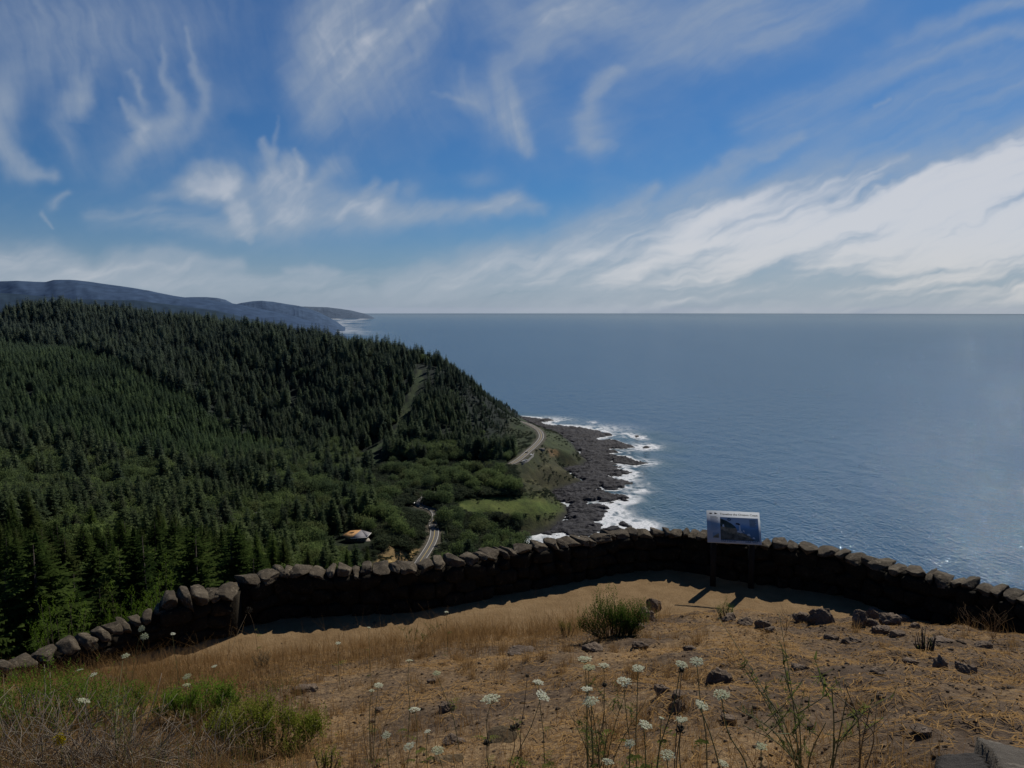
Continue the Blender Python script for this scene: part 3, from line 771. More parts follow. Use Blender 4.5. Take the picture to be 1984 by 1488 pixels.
q_ = lambda *k: [rp[a] for a in k]
poly('roof', q_('fm', 'fr', 'apex'), [0, 1, 2], roof_grey, house)
poly('roof', q_('fl', 'fm', 'apex', 'ba'), [0, 1, 2, 3], roof_or, house)['label'] = 'rust orange roof slope'
poly('roof', q_('fr', 'br', 'apex'), [0, 1, 2], roof_grey, house)
poly('roof', q_('br', 'bl', 'ba', 'apex'), [0, 1, 2, 3], roof_grey, house); poly('roof', q_('bl', 'fl', 'ba'), [0, 1, 2], roof_or, house)
mb = MB(); mb.tube([(-1.5, -8.1, 3.75), (10.05, -4.5, 3.95), (9.6, 7.6, 4.15)], .2, 4); obj('gutter', mb.build('gutter', trim), house)
for x in (-5.5, -2.5, 2.0, 5.0):
    mb = MB(); mb.box((x, -4.53, 2.2), (1.5, .08, 1.3)); w = obj('window', mb.build('window', trim), house)
    mb = MB(); mb.box((x, -4.59, 2.2), (1.25, .06, 1.05)); obj('pane', mb.build('pane', dark_glass), w)
sp = at(709, 1047.5, hp[1] - 2)
shed = empty('shed', (sp[0], sp[1], sp[2] - 2), 'small shed with a pale tan roof at the right end of the house', 'shed', rz=R(20))
mb = MB(); mb.box((0, 0, 1.0), (5, 4, 2.2)); obj('wall', mb.build('wall', wallm), shed)
roof_tan = simple('roof_tan', (.33, .29, .24), .8, .2, .6)
poly('roof', [(-3.6, -2.8, 1.9), (3.6, -2.8, 2.1), (2.6, 1, 3.8), (-2.0, 1, 3.7)], [0, 1, 2, 3], roof_tan, shed, .15)
poly('roof', [(3.4, 2.8, 2.1), (-3.4, 2.8, 1.9), (-2.0, 1.02, 3.7), (2.6, 1.02, 3.8)], [0, 1, 2, 3], roof_tan, shed, .15)

carglass = simple('car_glass', (.015, .018, .022), .08, .1, 1, 0, .6); tyre = simple('tyre_rubber', (.015, .015, .015), .9, .1, 3)
def make_car(name, paint, label, cat, L=4.6, van=False):
    t = empty(name, (0, 0, 0), label, cat)
    prof = ([(-2.3, .45), (-2.3, .95), (-1.35, 1.05), (-.65, 1.5), (.95, 1.52), (1.75, 1.05), (2.3, .95), (2.3, .45)] if not van else
            [(-2.5, .45), (-2.5, 1.1), (-1.9, 1.25), (-1.3, 2.2), (2.5, 2.25), (2.5, .45)])
    mb = MB(); k = len(prof)
    V = [(x, -.88, z) for x, z in prof] + [(x, .88, z) for x, z in prof]
    V = [(x, y * (.82 if z > 1.2 else 1), z) for x, y, z in V]
    mb.add(V, [list(range(k))[::-1]], [[i + k for i in range(k)]], [[i, (i + 1) % k, (i + 1) % k + k, i + k] for i in range(k)])
    obj('body', mb.build('body', paint), t)
    for s in (-1, 1):
        mb = MB()
        xs = (-1.0, -.5, .85, 1.35) if not van else (-1.55, -1.25, -.3, -.3)
        zs = (1.08, 1.44, 1.44, 1.08) if not van else (1.35, 2.0, 2.0, 1.35)
        mb.add([(x, s * ((.885 if z < 1.2 else .76) + .012), z) for x, z in zip(xs, zs)], [[0, 1, 2, 3] if s < 0 else [3, 2, 1, 0]])
        obj('window', mb.build('window', carglass), t)
    for x in (-1.45, 1.4):
        for s in (-1, 1):
            mb = MB(); mb.tube([(x, s * .72, .34), (x, s * .92, .34)], .34, 12); obj('wheel', mb.build('wheel', tyre), t)
    return t
pw = simple('car_paint_white', (.75, .75, .76), .25, .05, 1, 0, .5); pk = simple('car_paint_black', (.02, .02, .024), .2, .1, 1, 0, .5)
ps = simple('car_paint_silver', (.45, .46, .48), .3, .05, 1, 0, .5, .3); pr = simple('car_paint_grey', (.14, .15, .17), .3, .1, 1, 0, .5)
cars = [(1014.5, 894.5, zl, pw, 'white car parked at the near edge of the headland lot', 20), (1018.5, 892.5, zl, ps, 'silver car parked in the middle of the headland lot', 20),
        (1009.5, 897.2, zl, pk, 'black car parked lowest in the headland lot', 20), (1029, 882, zl, pw, 'white car parked at the far end of the headland lot', 60),
        (1020, 877.3, None, pk, 'dark car driving on the coast highway above the parking lot', 58), (802.5, 976, zu, pr, 'dark grey car stopped at the wide bend in the trees', 75)]
for a, b, z, p, lab, rz in cars:
    if z is None:
        g = on_z(a, b, 44.2); i = np.argmin((RD2[:, 0] - g[0]) ** 2 + (RD2[:, 1] - g[1]) ** 2); z = RD2[i, 2] + .03; g = on_z(a, b, z)
    else: g = on_z(a, b, z + .01)
    t = make_car('car', p, lab, 'car'); t.location = (g[0], g[1], z + .01); t.rotation_euler = (0, 0, R(rz)); t.scale = (1.1,) * 3
for a, b, lab, rz, p in ((523, 1003, 'white camper van in the campsite clearing, farthest right of three', 10, pw), (496, 1006, 'white camper van in the campsite clearing, the smaller left one', 40, pw), (619, 1041, 'white camper van alone among trees left of the house', 70, pw)):
    g = ground_hit(a, b)
    t = make_car('camper_van', p, lab.replace(', farthest right of three', ', the larger right one'), 'van', van=True); t.location = g + [0, 0, 2.0 if a < 600 else 1.2]; t.rotation_euler = (0, 0, R(rz)); t.scale = (1.5,) * 3
g = ground_hit(1049, 874)
hut = empty('stone_hut', g, 'small flat roofed stone hut below the highway on the headland', 'hut', rz=R(25))
stone_w = simple('hut_stone', (.20, .18, .16), .9, .35, 1.2)
mb = MB(); mb.box((0, 0, 1.2), (9, 5, 3.6)); obj('wall', mb.build('wall', stone_w), hut)
mb = MB(); mb.box((0, 0, 3.1), (9.8, 5.8, .25)); obj('roof', mb.build('roof', simple('hut_roof', (.10, .09, .085), .9, .2, 1)), hut)
mb = MB(); mb.box((-1.5, -2.52, 1.4), (1.1, .08, 2.2)); obj('door', mb.build('door', dark_glass), hut)

# ================================================================== trees
def conifer_crown(seed, tiers, nb, frond, rmax=.165, p=.78, shag=.35, base=.10, gap=0.0, fine=1.0):
    """unit-height conifer: whorls of drooping branches, each a spray of needle fronds"""
    rg_ = np.random.default_rng(seed); V = []; F = []; T = []
    lean = rg_.normal(0, .012, 2)
    k = 0
    for i in range(tiers):
        t = base + (1 - base) * (max(0.0, i + rg_.uniform(-.3, .3)) / tiers) ** .86
        t = min(max(t, base), .985)
        env = ((1 - t) ** p * .93 + .07 * (1 - t * .6)) * (1 - .35 * math.exp(-((t - base) / .10) ** 2))
        nbr = max(4, int(nb * (1 - .35 * t)))
        ph0 = rg_.uniform(0, 6.28)
        for b in range(nbr):
            if rg_.random() < gap: continue
            ph = ph0 + b * 6.283 / nbr + rg_.normal(0, .22)
            L = rmax * env * rg_.uniform(.62, 1.18) + .006
            c, s = math.cos(ph), math.sin(ph)
            drop = rg_.uniform(.15, .5) - .35 * t
            p0 = np.array([lean[0] * t, lean[1] * t, t])
            nf = max(3, int(frond * (1 - .45 * t)))
            tint = rg_.uniform(0, 1) * .55 + .2
            for f in range(nf):
                u0 = (f + .1) / nf; u1 = min(1.0, u0 + 1.25 / nf)
                rad = lambda u: p0 + np.array([c * L * u, s * L * u, -drop * L * u * u + .10 * L * u])
                a, e = rad(u0), rad(u1)
                wd = L * (.34 * (1 - u0) + .10) * rg_.uniform(.7, 1.3) * fine
                side = np.array([-s, c, 0])
                for sg in (-1, 1):
                    tip = a + (e - a) * rg_.uniform(.5, 1.2) + side * sg * wd + np.array([0, 0, -wd * rg_.uniform(.2, 1.1)])
                    V += [a, e, tip]; F.append([k, k + 1, k + 2]); k += 3
                    T += [tint * (.5 + .5 * u0) * .6, tint + .15 * u1, tint + .35 * u0]
                if rg_.random() < shag:
                    h = a + (e - a) * .5
                    tip = h + np.array([c * L * .05, s * L * .05, rg_.uniform(-1.5, .2) * wd])
                    V += [a, h + side * wd * .4, tip]; F.append([k, k + 1, k + 2]); k += 3; T += [tint * .5] * 3
    for q in range(6):                                       # leader
        a = q * 1.05
        V += [(lean[0], lean[1], 1.02), (lean[0] + .007 * math.cos(a), lean[1] + .007 * math.sin(a), .965), (lean[0] + .007 * math.cos(a + 1.3), lean[1] + .007 * math.sin(a + 1.3), .965)]
        F.append([k, k + 1, k + 2]); k += 3; T += [.7, .4, .4]
    return np.array(V), np.array(F), np.array(T)

def leaf_cloud(seed, lobes, per, leaf, shape=(1, 1, .8), lift=.55, core=.55, lobe_r=(.28, .46)):
    """broad crown: leaf-sized faces spread through overlapping lobes; unit height about 1"""
    g = np.random.default_rng(seed); V = []; T = []
    for i in range(lobes):
        d = g.normal(0, 1, 3); d /= np.linalg.norm(d); d[2] = abs(d[2]) * 1.0 - .25
        c = d * np.array(shape) * g.uniform(.15, .42) * core / .55 + np.array([0, 0, lift])
        r = g.uniform(*lobe_r) * .6; tl = g.uniform(.1, .75)
        q = g.normal(0, 1, (per, 3)); q /= np.linalg.norm(q, axis=1)[:, None]
        p = c + q * r * (g.uniform(.55, 1.08, (per, 1))) * np.array(shape) ** .5
        nrm = q + g.normal(0, .55, (per, 3)); nrm /= np.linalg.norm(nrm, axis=1)[:, None]
        a = np.cross(nrm, g.normal(0, 1, (per, 3))); a /= np.linalg.norm(a, axis=1)[:, None]; b = np.cross(nrm, a)
        s = leaf * g.uniform(.6, 1.35, (per, 1))
        V.append(np.stack([p - a * s, p - b * s * .62, p + a * s, p + b * s * .62], 1))
        T.append(np.repeat(np.clip(tl + .3 * q[:, 2] + g.normal(0, .1, per), 0, 1), 4))
    V = np.concatenate(V).reshape(-1, 3); F = np.arange(len(V)).reshape(-1, 4)
    V[:, 2] = np.maximum(V[:, 2], .01)
    return V, F, np.concatenate(T)

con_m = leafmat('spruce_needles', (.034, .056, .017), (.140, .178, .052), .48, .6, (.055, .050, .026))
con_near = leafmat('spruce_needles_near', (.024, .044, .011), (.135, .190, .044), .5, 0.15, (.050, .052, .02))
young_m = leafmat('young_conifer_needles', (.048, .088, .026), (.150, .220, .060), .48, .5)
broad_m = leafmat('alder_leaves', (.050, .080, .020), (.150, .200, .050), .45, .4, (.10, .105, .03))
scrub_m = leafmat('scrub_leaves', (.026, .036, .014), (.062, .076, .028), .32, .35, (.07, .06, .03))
bark = simple('bark', (.055, .045, .038), .95, .3, 6, .4)

def trunk_mesh(h, r0, name='trunk', limbs=0, seed=1):
    g = np.random.default_rng(seed); mb = MB()
    mb.tube([(0, 0, -.06), (.004, 0, h * .33), (0, .004, h * .66), (0, 0, h)], [r0 * 1.25, r0, r0 * .5, r0 * .04], 7)
    for i in range(limbs):
        a = g.uniform(0, 6.28); z = h * g.uniform(.35, .8); L = g.uniform(.2, .34)
        mb.tube([(0, 0, z), (math.cos(a) * L * .5, math.sin(a) * L * .5, z + L * .45), (math.cos(a) * L, math.sin(a) * L, z + L * .75)], [r0 * .55, r0 * .35, r0 * .12], 5)
    return mb.build(name, bark, True)

def crown_mesh(name, data, mat): V, F, T = data; return mesh(name, V, F, False, {'tint': T}, mat)
CON_HI = [crown_mesh('crown', conifer_crown(100 + i, 58, 9, 12, rmax=.20 + .02 * i, base=.04, shag=1.0, fine=.62), con_near) for i in range(3)]
CON_MID = [crown_mesh('crown', conifer_crown(200 + i, 22, 8, 5, rmax=(.235, .20, .27, .18, .25, .21)[i], p=(.78, .55, .62, .9, .48, .7)[i], gap=(.03, .10, .04, .02, .12, .2)[i], base=(.08, .2, .1, .05, .28, .15)[i], shag=.9), con_m) for i in range(6)]
YOUNG = [crown_mesh('crown', conifer_crown(300 + i, 18, 7, 4, rmax=.26, base=.03, shag=.7), young_m) for i in range(2)]
BROAD = [crown_mesh('crown', leaf_cloud(400 + i, 22, 64, .030, (1.0, 1.0, .85), .58), broad_m) for i in range(3)]
SCRUB = [crown_mesh('crown', leaf_cloud(500 + i, 16, 44, .055, (1.35, 1.35, .5), .42, .7), scrub_m) for i in range(3)]
TR_CON = trunk_mesh(.97, .011); TR_BR = trunk_mesh(.72, .016, 'trunk', 7, 5); TR_SCR = trunk_mesh(.5, .02, 'stem', 5, 9)

# ---- candidate positions over the hills
def scatter(n, r0, r1, a0, a1, seed):
    g = np.random.default_rng(seed)
    r = np.sqrt(g.uniform(r0 ** 2, r1 ** 2, n)); a = np.radians(g.uniform(a0, a1, n))
    return np.sin(a) * r, np.cos(a) * r
TZI = None
def hz_fast(x, y):
    """bilinear height from the hills mesh"""
    r = np.sqrt(x * x + y * y); a = np.arctan2(x, y)
    fi = np.interp(r, rg, np.arange(len(rg))); fj = np.interp(a, azg, np.arange(len(azg)))
    i0 = np.clip(fi.astype(int), 0, len(rg) - 2); j0 = np.clip(fj.astype(int), 0, len(azg) - 2)
    u = fi - i0; v = fj - j0
    return TZ[i0, j0] * (1 - u) * (1 - v) + TZ[i0 + 1, j0] * u * (1 - v) + TZ[i0, j0 + 1] * (1 - u) * v + TZ[i0 + 1, j0 + 1] * u * v
x1, y1 = scatter(12000, 60, 760, -44, 12, 1); x2, y2 = scatter(62000, 700, 2200, -41, 3, 2); x3, y3 = scatter(9000, 740, 1150, -10, 2, 3)
X = np.concatenate([x1, x2, x3]); Y = np.concatenate([y1, y2, y3]); Z = hz_fast(X, Y)
tx_, ty_, _ = project(np.stack([X, Y, Z], -1))
ok = inpoly(X, Y, LAND) & (Z > 3.5)
rd, _ = seg_dist(X, Y, ROAD[:, :2]); ok &= rd > 7.5
for pol in (MEADOW, HEAD_GRASS, CLIFF, SAND, HEAD_LOW, HEAD_SLOPE): ok &= ~(inpoly(tx_, ty_, pol) & (Y > 300))
ok &= ~((tx_ > 1004 + 14 * (fbm(X / 20, Y / 20, 2, 88) - .5) * 2) & (ty_ > 800))
strip_w = inpoly(tx_, ty_, STRIP) | inpoly(tx_, ty_, BURN)
ok &= ~strip_w
ok &= (ty_ > 500) & (Y > 105)
# behind-the-crest trees that can never show are skipped
g = np.random.default_rng(5); N = len(X)
u1, u2, u3 = g.random(N), g.random(N), g.random(N)
PLANT = [(-250,640),(0,665),(205,698),(362,778),(455,842),(560,880),(500,905),(380,905),(200,880),(0,850),(-250,800)]
plant = inpoly(tx_, ty_, PLANT) & (Y > 650)
ridge_dark = (Y > 1010) & ~plant
valley = (ty_ > 870) & (Y > 420) & ~plant
coastal = (Y > 560) & (tx_ > 720) & (ty_ > 900)
kind = np.where(plant, 1, 0)
kind = np.where(valley & (u1 < 1.5 * np.clip(fbm(X / 60, Y / 60, 3, 91) - .29 + .04 * (tx_ > 560), 0, 1) * 1.6), 2, kind)
kind = np.where(ridge_dark & (u1 < .03), 2, kind)
kind = np.where((Y < 420) & (u1 < .06), 2, kind)
kind = np.where(coastal & (u1 < .80), 3, kind)
kind = np.where(coastal & (u1 >= .94), 2, kind)
H = np.where(kind == 0, 19 + 15 * u2, np.where(kind == 1, 11 + 10 * u2, np.where(kind == 2, 12 + 11 * u2, 5.5 + 7 * u2)))
H = np.where((kind == 0) & ridge_dark, (17 + 14 * u2 + 14 * (fbm(X / 70, Y / 70, 3, 92) - .4)) * np.where(u2 > .95, 1.25, 1), H)
H = np.where((kind == 0) & valley, 19 + 19 * u2, H)
H = np.where((kind == 0) & coastal, 6 + 8 * u2, H)
H = np.where((kind == 0) & (Y < 420), 24 + 18 * u2, H)
edge = np.clip((1400 - 0) / 1400, 0, 1)
tip_x, tip_y, tip_d = project(np.stack([X, Y, Z + H], -1))
H = np.where((tip_x > 800) & (ty_ < 885), H * np.interp(tip_x, [800, 900, 960, 1000], [1, .62, .36, .26]) * np.where(kind == 3, 1.3, 1), H)
lim = np.where(Y < 430, np.interp(tx_, [0, 150, 300, 460, 520, 720], [1004, 1010, 1000, 1012, 1082, 1094]) + 26 * u1, np.where(Y < 720, 905 + 40 * u1, 0))
zl_ = np.array(CAMZ - Y * np.tan(np.arctan((lim - CY) / FPX) + PITCH)); H = np.where(lim > 0, np.minimum(H, zl_ - Z), H)
ok &= H > np.where(kind == 3, 2.0, 5.5)
H = np.maximum(H, 1.0)
tip_x, tip_y, tip_d = project(np.stack([X, Y, Z + H], -1))
# only what can show over the nearer ground
EL = np.maximum.accumulate((TZ - CAMZ) / rg[:, None], axis=0)
ri_ = np.clip(np.searchsorted(rg, np.hypot(X, Y)) - 2, 0, len(rg) - 1); ai_ = np.clip(np.searchsorted(azg, np.arctan2(X, Y)), 0, len(azg) - 1)
ok &= (Z + H - CAMZ) / np.hypot(X, Y) > EL[ri_, ai_] - .004
# thinning where spacing should be wider
keep = np.where(kind == 1, u3 < .62, np.where(kind == 0, np.where(Y < 420, u3 < .24, np.where(Y < 720, u3 < .34, np.where(valley, u3 < .36, u3 < .50))), np.where(kind == 2, u3 < .30, u3 < 1)))
ok &= keep
ok &= (kind == 1) | (np.random.default_rng(51).random(len(X)) < np.clip((fbm(X / 42, Y / 42, 3, 95) - .30) * 5, .22, 1))
# lines of sight that stay open: road bends, house, vehicles, cut bank, meadow
sights = []
def watch(pxy, Yd, r=3.0):
    for a, b in pxy: sights.append((a, b, Yd, r))
for i in range(0, len(RD2), 2):
    a, b, dd = project(RD2[i]); 
    if (1015 < b < 1108 and a < 860) or (818 < b < 893 and a > 995): sights.append((float(a), float(b), RD2[i, 1], 5))
watch([(657,1040),(662,1034),(668,1044),(676,1046),(690,1049),(664,1037),(672,1036),(680,1034),(690,1030),(698,1034),(706,1040),(684,1043),(712,1047)], hp[1], 3)
watch([(794,973),(802,973),(810,970),(820,966),(808,980),(798,970),(814,974),(804,978),(790,972),(826,963),(812,983)], 800, 7)
watch([(838,1022),(847,1021),(852,1019),(833,1024)], 715, 5)
watch([(728,1092),(740,1080),(752,1070),(762,1064),(770,1080),(785,1090),(800,1085),(815,1068),(760,1090)], 600, 4)
watch([(1014,892),(1022,888),(1029,881),(1008,897)], 1040, 3)
watch([(523,1002),(496,1005)], 640, 2); watch([(619,1040)], 600, 2)
watch([(905,972),(930,985),(960,975),(990,985),(1020,975),(1050,985),(1075,985),(960,965),(1030,964)], 850, 4)
for i_ in range(len(STRIP) // 2):
    a_, b_ = (np.array(STRIP[i_ + 1]) + np.array(STRIP[-1 - i_])) / 2 if i_ else np.array(STRIP[0]); yy_ = ground_hit(a_, b_)[1]; watch([(a_, b_)], yy_, 4)
    if i_ % 2: a_, b_ = STRIP[i_]; watch([(a_, b_)], ground_hit(a_, b_)[1], 3)
def in_the_way(X_, Y_, Z_, H_, broad):
    bx_, by_, bd_ = project(np.stack([X_, Y_, Z_], -1)); _, ty2, _ = project(np.stack([X_, Y_, Z_ + H_], -1)); bad = np.zeros(len(X_), bool)
    for a, b, Yd, r in sights:
        frac = np.clip((b - ty2) / np.maximum(by_ - ty2, 1), 0, 1)
        wid = np.where(broad, .72, .27 * frac) * H_ * FPX / np.maximum(bd_, 1) + r
        bad |= (Y_ < Yd - 2) & (b > ty2 - 2) & (b < by_ + 4) & (np.abs(bx_ - a) < wid)
    return bad
ok &= ~in_the_way(X, Y, Z, H, kind >= 2)
# keep trees clear of buildings
for c in (hp, sp): ok &= (X - c[0]) ** 2 + (Y - c[1]) ** 2 > 15 ** 2
X, Y, Z, H, kind, tip_x, tip_y, tip_d, tx_, ty_ = [a[ok] for a in (X, Y, Z, H, kind, tip_x, tip_y, tip_d, tx_, ty_)]
u2k = np.random.default_rng(18).random(len(X))
rotz = np.random.default_rng(8).uniform(0, 6.283, len(X))
# which of them can be seen at all: tip not hidden behind the hills or the wall
wall_line = lambda a: np.interp(a, [-100, 0, 100, 250, 330, 460, 600, 850, 1000], [1330, 1285, 1250, 1200, 1160, 1130, 1095, 1085, 1060])
inframe = (tip_x > -60) & (tip_x < 1100) & (tip_y < wall_line(tip_x) - 4) & (ty_ > 520)
app = H * FPX / tip_d
# occlusion by nearer trees: coarse depth buffer of crowns
order = np.argsort(tip_d); zb = np.full((250, 400), False); vis = np.zeros(len(X))
for i in order:
    if not inframe[i]: continue
    hpx = app[i]; w = (.13 if kind[i] <= 1 else .4) * hpx
    x0, x1 = int((tip_x[i] - w * .6) / 5), int((tip_x[i] + w * .6) / 5) + 1
    y0, y1 = int(tip_y[i] / 5), int((tip_y[i] + hpx * .8) / 5) + 1
    x0 = max(x0, 0); x1 = min(x1, 400); y0 = max(y0, 0); y1 = min(y1, 250)
    if x1 <= x0 or y1 <= y0: continue
    blk_ = zb[y0:y1, x0:x1]; vis[i] = (~blk_).sum() * 25.0; blk_[:] = True
print('trees', len(X), [int((kind == k_).sum()) for k_ in range(4)])

lab_con = [('tall dark spruce on the near slope just beyond the low stone wall', 'tall spruces on the slope beyond the low wall', lambda x, y, Y: Y < 330),
           ('dark green conifer in the thick wood on the valley side', 'conifers in the wood on the valley side', lambda x, y, Y: Y < 900),
           ('distant dark conifer on the face or crest of the big forested ridge', 'conifers on the big forested ridge', lambda x, y, Y: True)]
protos = {}
def plant_tree(nm, cat, crown, trunk, cname, tname, key):
    if key not in protos:
        t = empty(nm, (0, 0, 0), 'tree', cat); obj(cname, crown, t); obj(tname, trunk, t); protos[key] = [t, False]
    pr_ = protos[key]
    if not pr_[1]: pr_[1] = True; return pr_[0]
    return dup(pr_[0], (0, 0, 0))
single = np.zeros(len(X), bool)
def individuals(k_, count, fn):
    idx = [i for i in np.argsort(-vis) if kind[i] == k_ and vis[i] > 0][:count]
    for i in idx:
        single[i] = True
        t, lab, grp, sc = fn(i)
        t.location = (X[i], Y[i], Z[i]); t.rotation_euler = (0, 0, rotz[i]); t.scale = sc; t['label'] = lab; t['group'] = grp
def f_con(i):
    hi = tip_d[i] < 480
    v = i % 3 if hi else i % 6
    t = plant_tree('conifer_tree', 'conifer', (CON_HI if hi else CON_MID)[v], TR_CON, 'crown', 'trunk', ('c', hi, v))
    for lab, grp, tst in lab_con:
        if tst(tip_x[i], tip_y[i], Y[i]): break
    w = (1.45 + .5 * u2k[i]) if Y[i] < 420 else .9 + .4 * u2k[i]
    return t, lab, grp, (H[i] * w, H[i] * w, H[i])
def f_young(i):
    t = plant_tree('young_conifer_tree', 'conifer', YOUNG[i % 2], TR_CON, 'crown', 'trunk', ('y', i % 2))
    return t, 'lighter green young conifer on the replanted spur at the left', 'young conifers on the replanted spur', (H[i],) * 3
def f_broad(i):
    t = plant_tree('broadleaf_tree', 'tree', BROAD[i % 3], TR_BR, 'crown', 'trunk', ('b', i % 3))
    lab, grp = ('pale green rounded broadleaf tree among conifers in the valley', 'rounded broadleaf trees in the valley') if tx_[i] < 700 else ('rounded green broadleaf tree beside the highway or the meadow', 'broadleaf trees by the highway and meadow')
    return t, lab, grp, (H[i],) * 3
def f_scrub(i):
    t = plant_tree('windswept_shrub', 'shrub', SCRUB[i % 3], TR_SCR, 'crown', 'stem', ('s', i % 3))
    return t, 'dark windswept shrub on the low coastal slope near the highway', 'windswept shrubs on the coastal slope', (H[i] * 1.1, H[i] * 1.1, H[i])
individuals(0, 300, f_con); individuals(1, 200, f_young); individuals(2, 240, f_broad); individuals(3, 240, f_scrub)

JOIN_REV = True
def forest(name, k_, variants, seed):
    """the trees nobody could count: one object, crowns set out over surveyed points"""
    sel = (kind == k_) & ~single
    pts = np.stack([X[sel], Y[sel], Z[sel]], -1)
    me = bpy.data.meshes.new(name); me.vertices.add(len(pts)); me.vertices.foreach_set('co', pts.astype(np.float32).ravel())
    nv = len(variants); pk_ = np.random.default_rng(seed).integers(0, nv, sel.sum())
    if name == 'conifer_forest':                              # finer crowns close by, plainer ones across the valley
        hi_ = np.array([v.parent is not None and len(v.data.polygons) > 9000 for v in variants]); ih, im = np.nonzero(hi_)[0], np.nonzero(~hi_)[0]
        far_ = Y[sel] > 480; pk_ = np.where(far_, im[pk_ % len(im)], ih[pk_ % len(ih)])
    a = me.attributes.new('pick', 'INT', 'POINT'); a.data.foreach_set('value', pk_.astype(np.int32))
    for an, v in (('size', H[sel]), ('turn', rotz[sel])):
        a = me.attributes.new(an, 'FLOAT', 'POINT'); a.data.foreach_set('value', v.astype(np.float32))
    o = obj(name, me, kind='stuff')
    ng = bpy.data.node_groups.new(name, 'GeometryNodeTree')
    ng.interface.new_socket('Geometry', in_out='INPUT', socket_type='NodeSocketGeometry'); ng.interface.new_socket('Geometry', in_out='OUTPUT', socket_type='NodeSocketGeometry')
    A = ng.nodes.new; L = ng.links.new
    gi, go = A('NodeGroupInput'), A('NodeGroupOutput')
    join = A('GeometryNodeJoinGeometry')
    for vo in (variants[::-1] if JOIN_REV else variants):
        oi = A('GeometryNodeObjectInfo'); oi.inputs['Object'].default_value = vo; oi.inputs['As Instance'].default_value = True
        L(oi.outputs['Geometry'], join.inputs[0])
    iop = A('GeometryNodeInstanceOnPoints'); iop.inputs['Pick Instance'].default_value = True
    L(gi.outputs[0], iop.inputs['Points']); L(join.outputs[0], iop.inputs['Instance'])
    def na(nm): q_ = A('GeometryNodeInputNamedAttribute'); q_.data_type = 'FLOAT'; q_.inputs['Name'].default_value = nm; return q_.outputs[0]
    L(na('size'), iop.inputs['Scale'])
    cx_ = A('ShaderNodeCombineXYZ'); L(na('turn'), cx_.inputs[2]); L(cx_.outputs[0], iop.inputs['Rotation'])
    pn = A('GeometryNodeInputNamedAttribute'); pn.data_type = 'INT'; pn.inputs['Name'].default_value = 'pick'
    L(pn.outputs[0], iop.inputs['Instance Index']); L(iop.outputs[0], go.inputs[0])
    md = o.modifiers.new('scatter', 'NODES'); md.node_group = ng
    return o
def leafy(t): return next(c for c in t.children if c.name.startswith('crown'))
def src_list(prefix): return [leafy(pr_[0]) for k_, pr_ in sorted(protos.items(), key=lambda q_: str(q_[0])) if k_[0] == prefix]
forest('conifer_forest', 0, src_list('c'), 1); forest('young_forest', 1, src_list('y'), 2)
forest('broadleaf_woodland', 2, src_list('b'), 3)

# low coastal ground cover
x1, y1 = scatter(26000, 560, 1480, -12, 8, 31); z1 = hz_fast(x1, y1)
a1, b1, d1 = project(np.stack([x1, y1, z1], -1))
rd, _ = seg_dist(x1, y1, ROAD[:, :2])
dens = np.where(inpoly(a1, b1, MEADOW), .05, np.where(inpoly(a1, b1, HEAD_GRASS), .10, np.where(inpoly(a1, b1, HEAD_LOW), .3, np.where(inpoly(a1, b1, CLIFF), .8, .75))))
cl_ = fbm(x1 / 26, y1 / 26, 4, 233); dens = dens * np.clip(cl_ * 5 - 2.1, .02, 1.2)
dens = np.maximum(dens, .5 * (zone(MEADOW, 10, a1, b1) > .02) * (zone(MEADOW, 10, a1, b1) < .75))
dens = np.where((a1 < 700) | ((a1 < 830) & (b1 < 1000)), 0, dens)
okc = inpoly(x1, y1, LAND) & (z1 > 4.5) & (rd > 7.5) & (np.random.default_rng(32).random(len(x1)) < dens)
for c in (hp, sp): okc &= (x1 - c[0]) ** 2 + (y1 - c[1]) ** 2 > 12 ** 2
okc &= ~inpoly(a1, b1, SAND) & ~inpoly(a1, b1, GREYBANK)
for pl in ([(1000,900),(1008,886),(1027,872),(1038,877),(1036,890),(1012,905)], [(786,973),(812,962),(830,960),(818,976),(812,988),(800,980)], [(826,1024),(836,1014),(854,1014),(856,1026),(838,1034)]): okc &= ~inpoly(a1, b1, pl)
X0, Y0, Z0, H0, K0, S0, R0 = X, Y, Z, H, kind, single, rotz
g = np.random.default_rng(33)
hs2 = np.random.default_rng(34).uniform(1.2, 3.8, len(x1)); okc &= ~in_the_way(x1, y1, z1, hs2 * 1.2, np.ones(len(x1), bool)); Hk = H[(kind == 3) & ~single]
X = np.concatenate([X[(kind == 3) & ~single], x1[okc]]); Y = np.concatenate([Y[(kind == 3) & ~single], y1[okc]]); Z = np.concatenate([Z[(kind == 3) & ~single], z1[okc]])
H = np.concatenate([Hk, hs2[okc]])
kind = np.full(len(X), 3); single = np.zeros(len(X), bool); rotz = g.uniform(0, 6.28, len(X))
forest('coastal_scrub', 3, src_list('s'), 4)
print('scrub', len(X))
